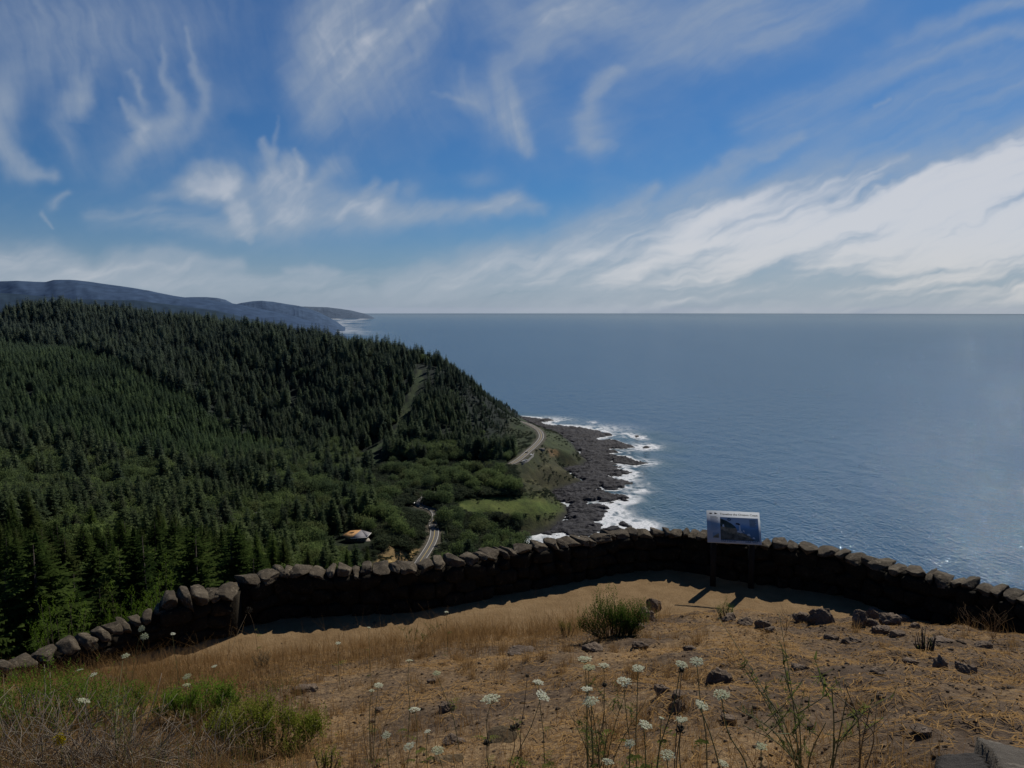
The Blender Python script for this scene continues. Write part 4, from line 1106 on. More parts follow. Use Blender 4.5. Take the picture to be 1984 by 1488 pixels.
# ================================================================== overlook: ground of the viewpoint
ZT = CAMZ - 4.5                                           # level of the terrace behind the wall
edge_px = [(-500,1420),(-200,1350),(0,1332),(200,1312),(480,1286),(700,1258),(850,1238),(1000,1226),(1230,1204),(1400,1196),(1600,1208),(1750,1214),(1984,1242),(2200,1290),(2500,1380)]
EG = np.array([on_z(a, b, ZT)[:2] for a, b in edge_px])
e_az = np.arctan2(EG[:, 0], EG[:, 1]); e_r = np.hypot(EG[:, 0], EG[:, 1])
wall_px = [(466,1119),(490,1113),(545,1101),(600,1100),(700,1097),(800,1091),(850,1085),(950,1068),(1000,1059),(1100,1045),(1200,1029),(1280,1024),(1340,1027),(1400,1037),(1480,1049),(1560,1056),(1640,1068),(1740,1094),(1800,1108),(1900,1130),(1984,1152),(2100,1186),(2260,1245)]
ZW = ZT + .68
WP = catmull(np.array([on_z(a, b, ZW) for a, b in wall_px]), 6); WP[:, 2] = ZT
low_px = [(458,1141,.62),(420,1142,.62),(380,1148,.62),(345,1160,.60),(330,1172,.52),(290,1186,.48),(250,1198,.44),(200,1216,.42),(150,1234,.40),(100,1252,.38),(50,1272,.34),(0,1290,.34),(-80,1320,.34),(-200,1375,.34)]
LP = np.array([list(on_z(a, b, ZT + h)[:2]) + [h] for a, b, h in low_px])
def catm(Pn, n=5): return catmull(Pn, n)
LPs = catm(LP, 4)
RIM = np.vstack([LPs[::-1][:, :2], WP[6:, :2]])

def gz(x, y, fine=True):
    """height of the viewpoint ground"""
    x = np.asarray(x, float); y = np.asarray(y, float)
    r = np.hypot(x, y); a = np.arctan2(x, y)
    re = np.interp(a, e_az, e_r)
    d = re - r
    right = sstep(.0, .25, a)
    z = ZT + np.where(d > 0, (.10 + .05 * right) * sstep(0, .35, d) + .305 * np.maximum(d - .1, 0) ** 1.0, 0)
    m_ = sstep(-.1, .5, d)
    if fine:
        z = z + m_ * (.20 * (fbm(x / 1.6, y / 1.6, 4, 141) - .5) + .10 * (fbm(x / .35, y / .35, 4, 142) - .5) * (.5 + right) + .035 * (fbm(x / .07, y / .07, 3, 143) - .5)) + (1 - m_) * (.03 * (fbm(x / .8, y / .8, 4, 144) - .5) + .008 * (fbm(x / .08, y / .08, 3, 145) - .5))
    # beyond the wall the hill drops away
    dr, par = seg_dist(x, y, RIM)
    i = np.clip(par.astype(int), 0, len(RIM) - 2); tx, ty = RIM[i + 1, 0] - RIM[i, 0], RIM[i + 1, 1] - RIM[i, 1]
    out = (tx * (y - RIM[i, 1]) - ty * (x - RIM[i, 0])) > 0
    z = np.where(out & (y > 0), z - .75 * np.maximum(dr - .35, 0), z)
    return z
def fg_hit(px, py):
    Y = np.linspace(1.2, 15, 1400); p = np.array([at(px, py, v) for v in Y])
    g = p[:, 2] - gz(p[:, 0], p[:, 1]); i = int(np.argmax(g < 0)) if (g < 0).any() else len(Y) - 1
    q = p[i].copy(); q[2] = gz(q[0:1], q[1:2])[0]; return q
def fg_above(px, py, h):
    """point on a sight line that is h above the ground"""
    Y = np.linspace(1.0, 15, 1400); p = np.array([at(px, py, v) for v in Y])
    g = p[:, 2] - gz(p[:, 0], p[:, 1]) - h; i = int(np.argmax(g < 0)) if (g < 0).any() else len(Y) - 1
    return p[i]
def bent(mult=1.0): pass

xs = np.concatenate([np.arange(-14, -8, .15), np.arange(-8, 9.5, .045), np.arange(9.5, 14, .15)]); ys = np.concatenate([np.arange(-6, 1.4, .2), np.arange(1.4, 14.2, .045), np.arange(14.2, 17.2, .2)])
X, Y = np.meshgrid(xs, ys); Z = gz(X, Y)
r = np.hypot(X, Y); a = np.arctan2(X, Y); dd = np.interp(a, e_az, e_r) - r
FPXm, FPYm, _ = project(np.stack([X, Y, Z], -1))
mound = sstep(-.1, .45, dd + .5 * (fbm(X / .5, Y / .5, 3, 150) - .5))
litter = np.clip(fbm(X / .9, Y / .9, 4, 151) * 2.6 - .55 + .20 * (1 - sstep(700, 1350, FPXm)) - .35 * sstep(1250, 1600, FPXm) - .35 * sstep(1250, 1900, FPXm) * sstep(1230, 1300, FPYm), 0, 1)
litter = np.maximum(litter, sstep(1390, 1440, FPYm) * sstep(560, 700, FPXm) * (1 - sstep(1500, 1800, FPXm)))
litter = np.maximum(litter, (1 - sstep(.5, 1.6, dd)) * sstep(-.2, .2, dd) * (1 - sstep(1150, 1350, FPXm)))
m, n = material('overlook_soil')
p = n.pos(); mo = n.attr('mound').outputs['Fac']; li = n.attr('litter').outputs['Fac']
n1 = n.noise(p, 3.2, 6, .65); n2 = n.noise(p, 22, 5, .7); n3 = n.noise(p, 110, 3, .6); n4 = n.noise(p, .8, 4)
terr = n.ramp(n1, [(.28, (.185, .120, .060)), (.5, (.240, .160, .082)), (.72, (.290, .200, .108))])
terr = n.mixc(.35, terr, n.ramp(n3, [(.35, (.35, .35, .35)), (.65, (1.5, 1.5, 1.5))]), 'MULTIPLY')
soil = n.ramp(n2, [(.25, (.040, .028, .019)), (.5, (.098, .070, .048)), (.78, (.170, .125, .088))])
lit = n.ramp(n2, [(.25, (.125, .078, .040)), (.5, (.245, .160, .082)), (.75, (.37, .265, .142))])
lf = n.m('MULTIPLY', li, n.n('ShaderNodeMapRange', {'Value': n.m('ADD', n.m('MULTIPLY', n2, .45), n.m('MULTIPLY', n4, .55)), 'From Min': .42, 'From Max': .58}).outputs[0], clamp=True)
sm = n.mixc(lf, soil, lit)
stone = n.n('ShaderNodeTexVoronoi', {'Vector': p, 'Scale': 26.0}).outputs['Distance']
sm = n.mixc(n.m('MULTIPLY', n.m('LESS_THAN', stone, .16), .5), sm, (.10, .092, .085))
c = n.mixc(mo, terr, sm)
hgt = n.m('ADD', n.m('MULTIPLY', n2, .6), n.m('MULTIPLY', n3, .4))
n.out(n.principled(c, .95, n.bump(hgt, .9, .03), .08))
obj('ground', mesh('ground', np.stack([X, Y, Z], -1), grid_faces(*X.shape), True, {'mound': mound.ravel(), 'litter': litter.ravel()}, m), kind='structure')

# ================================================================== stones
def ico(level):
    import bmesh
    bm = bmesh.new(); bmesh.ops.create_icosphere(bm, subdivisions=level, radius=1.0)
    V = np.array([v.co[:] for v in bm.verts]); F = np.array([[v.index for v in f.verts] for f in bm.faces]); bm.free()
    return V, F
ICO = {k_: ico(k_) for k_ in (2, 3, 4, 5)}
def n3(V, s, seed): return (fbm(V[:, 0] / s + V[:, 2] * .61 / s, V[:, 1] / s + V[:, 2] * .43 / s, 4, seed) + fbm(V[:, 2] / s + 3.1, V[:, 0] * .7 / s - V[:, 1] * .5 / s, 4, seed + 50)) / 2 - .5
def stone_shape(seed, size, level=4, cuts=7, rough=.10, boxy=.55, pits=.0):
    g = np.random.default_rng(seed); V, F = ICO[level]; V = V.copy()
    p = 2 + 6 * boxy
    V = V / (np.abs(V) ** p).sum(1)[:, None] ** (1 / p)
    for _ in range(cuts):
        d = g.normal(0, 1, 3); d /= np.linalg.norm(d); k_ = g.uniform(.62, .95); s = V @ d
        V = V - np.where(s > k_, s - k_, 0)[:, None] * d * .92
    V = V * (1 + (n3(V, .9, seed) * 2.2 * rough + n3(V, .28, seed + 9) * 1.3 * rough + n3(V, .09, seed + 19) * .6 * rough))[:, None]
    if pits:
        w = ridged(V[:, 0] * 2.4 + V[:, 2], V[:, 1] * 2.4 - V[:, 2] * .7, 4, seed + 3)
        V = V * (1 - pits * (1 - w))[:, None]
    return V * np.asarray(size, float) / 2, F
def lichen_stone(name, dark, mid, light, rough=.92, sc=1.0):
    m, n = material(name); p = n.pos(); rnd = n.n('ShaderNodeObjectInfo').outputs['Random']
    n1 = n.noise(p, 5 * sc, 6, .65); n2 = n.noise(p, 34 * sc, 5, .7); n3_ = n.noise(p, 2.2 * sc, 3)
    c = n.ramp(n.m('ADD', n.m('MULTIPLY', n1, .6), n.m('MULTIPLY', n2, .4)), [(.32, dark), (.52, mid), (.72, light)])
    c = n.mixc(n.m('MULTIPLY', n.m('GREATER_THAN', n.noise(p, 11 * sc, 5, .7), .60), .45), c, tuple(min(1, q * 1.5) for q in light))
    c = n.mixc(.6, c, n.ramp(rnd, [(0, (.72, .70, .68)), (1, (1.25, 1.2, 1.12))]), 'MULTIPLY')
    n.out(n.principled(c, rough, n.bump(n.m('ADD', n2, n.m('MULTIPLY', n1, .8)), .9, .02), .15))
    return m
m_cap = lichen_stone('sunlit_lichened_basalt', (.026, .021, .015), (.085, .070, .050), (.185, .158, .118))  # coping of the same stone, coloured lighter for the sun on top
m_face = lichen_stone('shaded_wall_stone', (.007, .006, .004), (.020, .016, .010), (.048, .038, .025))  # wall face coloured near black for the shadow it stands in
m_lava = lichen_stone('lava_rock', (.072, .054, .040), (.165, .127, .096), (.265, .212, .165), sc=1.6)
m_slab = lichen_stone('slab_stone', (.060, .052, .044), (.098, .088, .075), (.145, .130, .110), sc=1.2)
m_slabd = lichen_stone('dark_slab_stone', (.022, .020, .019), (.048, .043, .039), (.085, .077, .068), sc=1.4)
m_tan = lichen_stone('tan_stone', (.085, .062, .036), (.130, .098, .058), (.165, .128, .080), sc=1.0)

def along(path, step_fn, start=0.0):
    seg = np.hypot(np.diff(path[:, 0]), np.diff(path[:, 1])); S = np.concatenate([[0], np.cumsum(seg)])
    s = start; out = []
    while s < S[-1]:
        L = step_fn(); c = s + L / 2
        if c > S[-1]: break
        P_ = np.array([np.interp(c, S, path[:, j]) for j in range(path.shape[1])])
        q0 = np.array([np.interp(max(c - .12, 0), S, path[:, j]) for j in (0, 1)]); q1 = np.array([np.interp(min(c + .12, S[-1]), S, path[:, j]) for j in (0, 1)])
        out.append((P_, math.atan2(q1[1] - q0[1], q1[0] - q0[0]), L)); s += L
    return out
def place(V, c, rz, tilt=0.0):
    co, si = math.cos(rz), math.sin(rz)
    V = V.copy(); z = V[:, 2] + V[:, 0] * math.sin(tilt)
    return np.stack([V[:, 0] * co - V[:, 1] * si + c[0], V[:, 0] * si + V[:, 1] * co + c[1], z + c[2]], 1)
g = np.random.default_rng(77)
def build_wall(path, height_fn, label, cap_rng, cap_h, thick, seed, nmax=98):
    root = empty('stone_wall', path[len(path) // 2] * [1, 1, 0] + [0, 0, ZT], label, 'wall')
    o0 = np.array(root.location)
    mb = MB(); hh = .0
    nrow = 3
    for row in range(nrow):
        for (P_, an, L) in along(path, lambda: g.uniform(.22, .42), g.uniform(0, .2)):
            h = height_fn(P_) - cap_h * .8; rh = h / nrow
            for sd_ in (-1, 1):
                V, F = stone_shape(int(g.integers(1e6)), (L * 1.12, thick * .62, rh * 1.25), 3, 5, .07, .7)
                off = np.array([-math.sin(an), math.cos(an), 0]) * sd_ * thick * .24
                mb.add(place(V, np.array([P_[0], P_[1], ZT + rh * (row + .45) - (.03 if row == 0 else 0)]) + off - o0, an, g.uniform(-.05, .05)), F)
    # rubble core so no light passes
    seg = along(path, lambda: .25)
    for (P_, an, L) in seg:
        h = height_fn(P_) - cap_h * .6
        V = np.array([[x_, y_, z_] for x_ in (-.5, .5) for y_ in (-.5, .5) for z_ in (0, 1)]) * np.array([.3, thick * .6, h + .5]) - [0, 0, .5]
        mb.add(place(V, np.array([P_[0], P_[1], ZT]) - o0, an), [[0, 1, 3, 2], [4, 6, 7, 5], [0, 4, 5, 1], [2, 3, 7, 6], [0, 2, 6, 4], [1, 5, 7, 3]])
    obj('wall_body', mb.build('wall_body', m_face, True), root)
    k_ = 0
    for (P_, an, L) in along(path, lambda: g.uniform(*cap_rng)):
        if k_ >= nmax: break
        k_ += 1
        hgt = cap_h * g.uniform(.85, 1.3) * (1.35 if g.random() < .07 else 1)
        V, F = stone_shape(int(g.integers(1e6)), (L * g.uniform(1.0, 1.18), thick * g.uniform(.95, 1.25), hgt), 4, 10, .17, g.uniform(.6, 1.0))
        z0 = ZT + height_fn(P_) - cap_h * .45
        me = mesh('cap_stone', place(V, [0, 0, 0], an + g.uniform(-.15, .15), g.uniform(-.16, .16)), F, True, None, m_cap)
        obj('cap_stone', me, root, loc=np.array([P_[0], P_[1], z0 + g.uniform(-.015, .02)]) - o0)
    return root
W3 = WP.copy()
build_wall(W3, lambda p_: .68, 'long curved dry stone parapet wall in shadow around the terrace edge', (.10, .31), .125, .43, 1)
build_wall(LPs[:18], lambda p_: .64, 'taller square end block of stones where the low wall meets the parapet', (.16, .30), .15, .48, 2)
build_wall(LPs[15:], lambda p_: p_[2], 'low broken stone wall stepping down at the left edge', (.13, .28), .13, .38, 3)

# loose rocks: photo position of the base centre, width and height there
rocks = [
 (1266,1183,34,34,'l','knobbly dark rock standing upright right of the green bush'), (1256,1206,40,30,'l','grey lump of rock under the upright rock by the green bush'),
 (1228,1224,40,24,'l','dark crumbling rock below the green bush'), (1593,1212,66,46,'l','biggest black lava rock on the mound edge, jagged top'),
 (1553,1207,38,22,'l','low brown rock touching the left side of the biggest lava rock'), (1664,1214,36,36,'l','pointed lava rock alone right of the biggest one'),
 (1700,1200,46,24,'l','pale cracked rock at the back of the right rock pile'), (1722,1212,48,28,'l','middle rock of the right rock pile'), (1748,1208,36,20,'l','right end rock of the right rock pile'),
 (1708,1228,42,18,'l','flat rock at the front of the right rock pile'), (1690,1218,30,20,'l','small rock at the left front of the right rock pile'), (1772,1218,26,14,'l','small rock just right of the right rock pile'),
 (1740,1236,30,14,'l','small low rock in front of the right rock pile'),
 (1412,1206,34,22,'l','dark rock behind the small green tuft'), (1440,1214,38,18,'l','low dark rock right of the small green tuft'), (1478,1218,40,20,'l','low rock farther right from the small green tuft'), (1492,1226,24,12,'l','small stone in front of the low rock right of the tuft'),
 (1822,1298,30,34,'l','black upright rock on bare soil at the right, left one of a pair'), (1869,1305,42,26,'l','black angular rock on bare soil at the right, right one of a pair'), (1766,1288,32,13,'l','flat little rock left of the black pair on bare soil'),
 (1650,1248,44,16,'l','half buried rocky crust below the biggest lava rock'), (1610,1240,30,12,'l','flat buried stone under the biggest lava rock'), (1830,1248,60,10,'l','thin stone ledge on the soil at the far right'), (1905,1256,40,14,'l','low stone lump near the wall at the far right'),
 (1392,1322,56,26,'l','mossy dark rock in the soil below the flowers'), (1311,1382,36,28,'l','black round rock among the white flowers'), (1282,1345,36,20,'l','dark flat rock left of the black round rock'), (1312,1352,30,16,'l','dark flat stone above the black round rock'),
 (1412,1398,36,14,'l','flat grey stone right of the black round rock'), (1656,1392,22,10,'l','small dark stone on the lower right slope'), (1788,1420,44,14,'l','flat grey stones set in soil left of the slab'),
 (1335,1262,30,12,'l','low stone in straw litter under the terrace edge'), (1240,1255,34,12,'l','low stone in the straw right of the bush'), (1150,1262,50,16,'l','grey stone crust left of the bush foot'),
 (966,1436,64,46,'t','flat tan stone among the white flowers'), (880,1440,52,18,'l','dark angular stone left of the flat tan stone'), (866,1378,36,18,'l','dark stone above the flat tan stone'), (838,1325,24,12,'l','small dark stone on the middle slope'),
 (735,1382,22,10,'l','tiny dark stone below a pale flower on the left slope'), (590,1342,56,16,'l','low dark crust of rock above the leafy bush'), (1010,1268,60,14,'l','grey stony crust under the dry grass band'), (1555,1300,40,12,'l','flat stone in the soil on the right slope'),
 (1700,1306,36,12,'l','half buried stone in the middle of the right slope'), (870,1480,60,24,'t','flat tan stone at the bottom edge'),
]
for i, (a, b, w, h, k_, lab) in enumerate(rocks):
    P_ = fg_hit(a, b - 2); sc = np.hypot(P_[1], P_[2] - CAMZ) / FPX
    W_, H_ = w * sc * .92, h * sc * 1.0
    V, F = stone_shape(900 + i, (W_, W_ * .8, H_ * 1.15 if k_ == 'l' else H_ * .5), 5 if w > 30 else 4, 9, .30 if k_ == 'l' else .05, .2 if k_ == 'l' else .6, .30 if k_ == 'l' else 0)
    rz_ = random.uniform(-.6, .6)
    if k_ == 't': V = place(V, [0, 0, 0], 0); V[:, 2] -= V[:, 1] * -.25
    me = mesh('rock', place(V, [0, 0, H_ * .18 if k_ == 'l' else .0], rz_), F, k_ == 't', None, m_tan if k_ == 't' else m_lava)
    obj('rock', me, label=lab, cat='rock', loc=P_)
def slab(px, thick, mat, lab, seed, lift):
    """flat broken slab from its outline on the slope: a planar fractured plate with chipped edges"""
    P_ = np.array([fg_above(a, b, lift) for a, b in px]); c = P_.mean(0)
    A_ = np.c_[P_[:, 0] - c[0], P_[:, 1] - c[1], np.ones(len(P_))]; co_ = np.linalg.lstsq(A_, P_[:, 2] - c[2], rcond=None)[0]
    poly2 = P_[:, :2] - c[:2]
    lo, hi = poly2.min(0), poly2.max(0); st = .012
    gx_, gy_ = np.meshgrid(np.arange(lo[0] - .02, hi[0] + .02, st), np.arange(lo[1] - .02, hi[1] + .02, st))
    d, _ = seg_dist(gx_ + .02 * (fbm(gx_ * 14, gy_ * 14, 3, seed) - .5), gy_ + .02 * (fbm(gx_ * 14, gy_ * 14, 3, seed + 1) - .5), poly2, True); ins = inpoly(gx_, gy_, poly2)
    sd_ = np.where(ins, d, -d)
    zt_ = gx_ * co_[0] + gy_ * co_[1] + co_[2]
    z_ = zt_ + .022 * (fbm(gx_ * 5, gy_ * 5, 5, seed + 2) - .5) + .010 * (fbm(gx_ * 40, gy_ * 40, 3, seed + 3) - .5) - thick * np.clip((.012 - sd_) / .02, 0, 1) ** .8
    z_ = z_ - .02 * (ridged(gx_ * 2.2 + gy_, gy_ * 3, 2, seed + 4) > .93)
    V = np.stack([gx_, gy_, z_], -1); F = grid_faces(*gx_.shape); k_ = (sd_.ravel()[F] > -.012).any(1); F = F[k_]
    used, inv = np.unique(F, return_inverse=True)
    obj('stone_slab', mesh('stone_slab', V.reshape(-1, 3)[used], inv.reshape(F.shape), False, None, mat), label=lab, cat='slab', loc=c)
slab([(1880,1416),(1930,1424),(2010,1440),(2080,1500),(2000,1530),(1926,1496),(1905,1464),(1884,1430)], .22, m_slab, 'pale flat stone slab in the bottom right corner, lying behind the darker one', 3, .16)
slab([(1806,1462),(1850,1452),(1900,1460),(1945,1480),(2040,1530),(1900,1570),(1800,1560),(1790,1490)], .25, m_slabd, 'dark rough stone slab at the bottom edge in front of the pale slab', 4, .20)

# ================================================================== information sign
def sgn_point(px, py, Y): return at(px, py, Y)
c_bot = (at(1371, 1049.5, 12.10) + at(1476, 1055.5, 11.95)) / 2
yaw = math.atan2((11.95 - 12.10), (at(1476, 1055.5, 11.95) - at(1371, 1049.5, 12.10))[0])
Wp = float(np.linalg.norm((at(1476, 1055.5, 11.95) - at(1371, 1049.5, 12.10))[:2])); Hp = .575
gz0 = float(gz(c_bot[0:1], c_bot[1:2] + .25)[0])
sign = empty('information_sign', (c_bot[0], c_bot[1], gz0), 'low white information panel on two dark posts standing by the wall', 'sign', rz=yaw)
zb_ = c_bot[2] - gz0; TILT = R(46)                        # panel tilted up towards the viewer
m_panel = simple('sign_board', (.46, .50, .55), .8, .03, 3, 0, .05); m_post = simple('sign_post', (.012, .010, .008), .8, .2, 9)
cT, sT = math.cos(TILT), math.sin(TILT)
def P3(u, v, w=0.0):
    """u across, v up the panel face (metres), w out of the face"""
    return np.array([u, v * cT - w * sT, zb_ + v * sT + w * cT])
def face(name, pts2, w, mat, label=None, z=0):
    V = np.array([P3(u, v, w) for u, v in pts2]); o = obj(name, mesh(name, V, [np.array([list(range(len(pts2)))])], False, None, mat), sign)
    if label: o['label'] = label
    return o
mb = MB(); hw = Wp / 2
V = [P3(u, v, w) for u in (-hw, hw) for v in (0, Hp) for w in (-.025, 0)]
mb.add(V, [[0, 1, 3, 2], [4, 6, 7, 5], [0, 4, 5, 1], [2, 3, 7, 6], [0, 2, 6, 4], [1, 5, 7, 3]])
obj('panel', mb.build('panel', m_panel), sign)
for u in (-.30, .30):
    mb = MB(); mb.box((u, .26, (zb_ + .12) / 2 - .1), (.085, .085, zb_ + .26)); obj('post', mb.build('post', m_post), sign)
def flat(name, c, rough=.8): return simple(name, c, rough, .04, 20, 0, .05)
ink = flat('sign_ink', (.025, .028, .045)); ink2 = flat('sign_grey_ink', (.16, .17, .19)); pale = flat('sign_text_block', (.33, .34, .37))
# photograph printed on the panel: sea, slope, rocks, surf
x0, x1, y0, y1 = -hw * .50, hw * .93, Hp * .085, Hp * .80
def U(s): return x0 + (x1 - x0) * s
def Vv(t): return y0 + (y1 - y0) * t
m, n = material('printed_photo'); g2 = n.n('ShaderNodeSeparateXYZ', {0: n.objc()})
f = n.n('ShaderNodeMapRange', {'Value': g2.outputs[2], 'From Min': float(zb_ + y0 * sT), 'From Max': float(zb_ + y1 * sT)}).outputs[0]
nz_ = n.noise(n.objc(), 9, 4)
n.out(n.principled(n.ramp(n.m('ADD', f, n.m('MULTIPLY', n.m('SUBTRACT', nz_, .5), .25)), [(0.05, (.08, .13, .18)), (.45, (.12, .21, .32)), (.62, (.17, .31, .52)), (.78, (.42, .49, .56)), (1, (.45, .49, .53))]), .8, None, .05))
wave = [(U(s), Vv(-.03 + .03 * (k_ % 2))) for k_, s in enumerate(np.linspace(0, 1, 35))]
face('picture', wave + [(U(1), Vv(1)), (U(0), Vv(1))], .002, m)
m_ph = simple('printed_hill', (.05, .07, .062), .8, .5, 14, 0, .05); m_pr = simple('printed_rock', (.24, .19, .125), .8, .6, 18, 0, .05); m_pd = simple('printed_dark_rock', (.11, .097, .075), .8, .6, 16, 0, .05); m_pw = flat('printed_surf', (.55, .57, .60))
face('printed_hill', [(U(0), Vv(.30)), (U(.42), Vv(.36)), (U(.40), Vv(.58)), (U(.30), Vv(.72)), (U(.14), Vv(.86)), (U(0), Vv(.94))], .003, m_ph)
face('printed_rocks', [(U(0), Vv(.02)), (U(.86), Vv(.02)), (U(.70), Vv(.26)), (U(.44), Vv(.40)), (U(.42), Vv(.52)), (U(.22), Vv(.54)), (U(0), Vv(.58))], .004, m_pr)
face('printed_foreground', [(U(.0), Vv(.02)), (U(.90), Vv(.02)), (U(.62), Vv(.17)), (U(.25), Vv(.30)), (U(.04), Vv(.42)), (U(0), Vv(.42))], .005, m_pd)
for s_, t_, w_, h_ in ((.05, .58, .06, .10), (.48, .34, .06, .40), (.42, .36, .16, .07), (.58, .40, .05, .06), (.68, .24, .10, .07), (.82, .12, .07, .05)):
    face('printed_surf', [(U(s_), Vv(t_)), (U(s_ + w_), Vv(t_ - .03)), (U(s_ + w_ * .7), Vv(t_ + h_)), (U(s_ + w_ * .2), Vv(t_ + h_ * .8))], .006, m_pw)
ring = [(U(.24) + .030 * math.cos(q_), Vv(.90) + .026 * math.sin(q_)) for q_ in np.linspace(0, 6.283, 17)[:-1]]; face('emblem', ring, .007, flat('emblem_blue', (.04, .07, .12)))
ring = [(U(.24) + .016 * math.cos(q_), Vv(.90) + .014 * math.sin(q_)) for q_ in np.linspace(0, 6.283, 13)[:-1]]; face('emblem', ring, .008, flat('emblem_pale', (.25, .33, .40)))
face('caption_bar', [(U(.40), Vv(.70)), (U(.53), Vv(.66)), (U(.50), Vv(.745)), (U(.42), Vv(.76))], .007, ink)
for k_ in range(6): face('text_line', [(U(.77), Vv(.88 - .055 * k_)), (U(.95 - .03 * (k_ % 2)), Vv(.88 - .055 * k_)), (U(.95 - .03 * (k_ % 2)), Vv(.905 - .055 * k_)), (U(.77), Vv(.905 - .055 * k_))], .006, ink2)
for k_ in range(13):
    v = Hp * (.80 - .034 * k_); face('text_line', [(-hw * .87, v), (-hw * (.58 + .05 * (k_ % 3 == 0)), v), (-hw * (.58 + .05 * (k_ % 3 == 0)), v + .008), (-hw * .87, v + .008)], .002, pale if k_ > 1 else ink2)
face('inset_picture', [(-hw * .80, Hp * .14), (-hw * .57, Hp * .14), (-hw * .57, Hp * .30), (-hw * .80, Hp * .30)], .002, flat('inset_sky', (.26, .31, .36)))
face('inset_hill', [(-hw * .80, Hp * .14), (-hw * .57, Hp * .14), (-hw * .57, Hp * .28), (-hw * .66, Hp * .24), (-hw * .74, Hp * .20)], .003, m_pr)
face('logo', [(-hw * .92, Hp * .895), (-hw * .88, Hp * .925), (-hw * .80, Hp * .92), (-hw * .78, Hp * .90), (-hw * .85, Hp * .88)], .002, ink)
face('logo', [(-hw * .70, Hp * .945), (-hw * .58, Hp * .895), (-hw * .71, Hp * .88)], .002, ink)
def text(name, s, size, u, v, mat):
    cu_ = bpy.data.curves.new(name, 'FONT'); cu_.body = s; cu_.size = size; cu_.offset = .0012
    t = bpy.data.objects.new(name, cu_); COL.objects.link(t); dg = bpy.context.evaluated_depsgraph_get()
    me = bpy.data.meshes.new_from_object(t.evaluated_get(dg)); bpy.data.objects.remove(t); bpy.data.curves.remove(cu_)
    co = np.zeros(len(me.vertices) * 3); me.vertices.foreach_get('co', co); co = co.reshape(-1, 3)
    w = co[:, 0].max(); k_ = (x1 - x0) / w
    co2 = np.array([P3(u + x_ * k_, v + y_ * min(k_, 1.15), .003) for x_, y_, _ in co]); me.vertices.foreach_set('co', co2.astype(np.float32).ravel()); me.name = name
    me.materials.clear(); me.materials.append(mat); obj(name, me, sign)
text('title_text', 'Traveling the Oregon Coast', .066, x0, Hp * .865, ink)
for s0, s1 in ((0, .13), (.15, .19), (.21, .29), (.31, .39), (.63, .78), (.82, .95)): face('text_line', [(U(s0), Hp * .035), (U(s1), Hp * .035), (U(s1), Hp * .055), (U(s0), Hp * .055)], .002, ink2)
# ================================================================== grasses (nobody could count them)
def blades(name, base, hgt, width, lean_amp, tint, mat, seed, kind='stuff', wind=(-.25, .0), segs=3):
    g = np.random.default_rng(seed); N = len(base)
    a = g.uniform(0, 6.283, N); la = np.abs(g.normal(0, lean_amp, N))
    dirx, diry = np.cos(a) * la + wind[0] * hgt / .3 * .25, np.sin(a) * la + wind[1]
    fa = g.uniform(0, 3.1416, N); sx, sy = np.cos(fa), np.sin(fa)
    rows = []; T = []
    for k_ in range(segs + 1):
        t = k_ / segs; w = width * (1 - t * .88) * .5
        cx_ = base[:, 0] + dirx * hgt * t * t; cy_ = base[:, 1] + diry * hgt * t * t
        cz_ = base[:, 2] + hgt * t * (1 - .25 * la * t) - .01
        rows.append(np.stack([np.stack([cx_ - sx * w, cy_ - sy * w, cz_], -1), np.stack([cx_ + sx * w, cy_ + sy * w, cz_], -1)], 1))
        T.append(np.repeat((tint * (.55 + .45 * t))[:, None], 2, 1))
    V = np.stack(rows, 1).reshape(-1, 3); Tt = np.stack(T, 1).reshape(-1)
    m_ = 2 * (segs + 1); o = np.arange(N)[:, None] * m_
    F = np.concatenate([o + np.array([2 * k_, 2 * k_ + 1, 2 * k_ + 3, 2 * k_ + 2]) for k_ in range(segs)])
    return mesh(name, V, F, False, {'tint': Tt}, mat)
straw_m = leafmat('dry_grass_blades', (.15, .080, .030), (.52, .335, .145), .42)
green_m = leafmat('green_blades', (.050, .070, .018), (.17, .19, .05), .4)
def px_points(n_, x0, x1, y0, y1, seed, dens=None):
    """random ground points over part of the view, thinned by a density"""
    g = np.random.default_rng(seed); xs_ = g.uniform(-8.5, 9, n_ * 6); ys_ = g.uniform(1.8, 11.8, n_ * 6)
    zs_ = gz(xs_, ys_); a_, b_, _ = project(np.stack([xs_, ys_, zs_], -1))
    k_ = (a_ > x0) & (a_ < x1) & (b_ > y0) & (b_ < y1)
    dr, _ = seg_dist(xs_, ys_, RIM); k_ &= dr > .3
    if dens is not None: k_ &= g.random(len(xs_)) < dens(a_, b_, xs_, ys_)
    i = np.nonzero(k_)[0][:n_]
    return np.stack([xs_[i], ys_[i], zs_[i]], -1), a_[i], b_[i]
def edge_d(x, y): return np.interp(np.arctan2(x, y), e_az, e_r) - np.hypot(x, y)
def band_d(a_, b_, x, y):
    d = edge_d(x, y); c = fbm(x / .55, y / .55, 3, 160)
    return sstep(-.35, .1, d) * (1 - sstep(1.1, 3.0, d)) * sstep(120, 330, a_) * (1 - sstep(1180, 1330, a_)) * np.clip(c * 3.0 - .6, 0.06, 1)
pts, a_, b_ = px_points(34000, -50, 1400, 1180, 1420, 1, band_d); g = np.random.default_rng(2)
n1_ = len(pts); h1 = g.uniform(.08, .33, n1_) * (1 + .5 * (g.random(n1_) < .06)) * (.55 + .9 * fbm(pts[:, 0] / .5, pts[:, 1] / .5, 3, 165)); t1 = np.clip(g.normal(.5, .25, n1_), 0, 1)
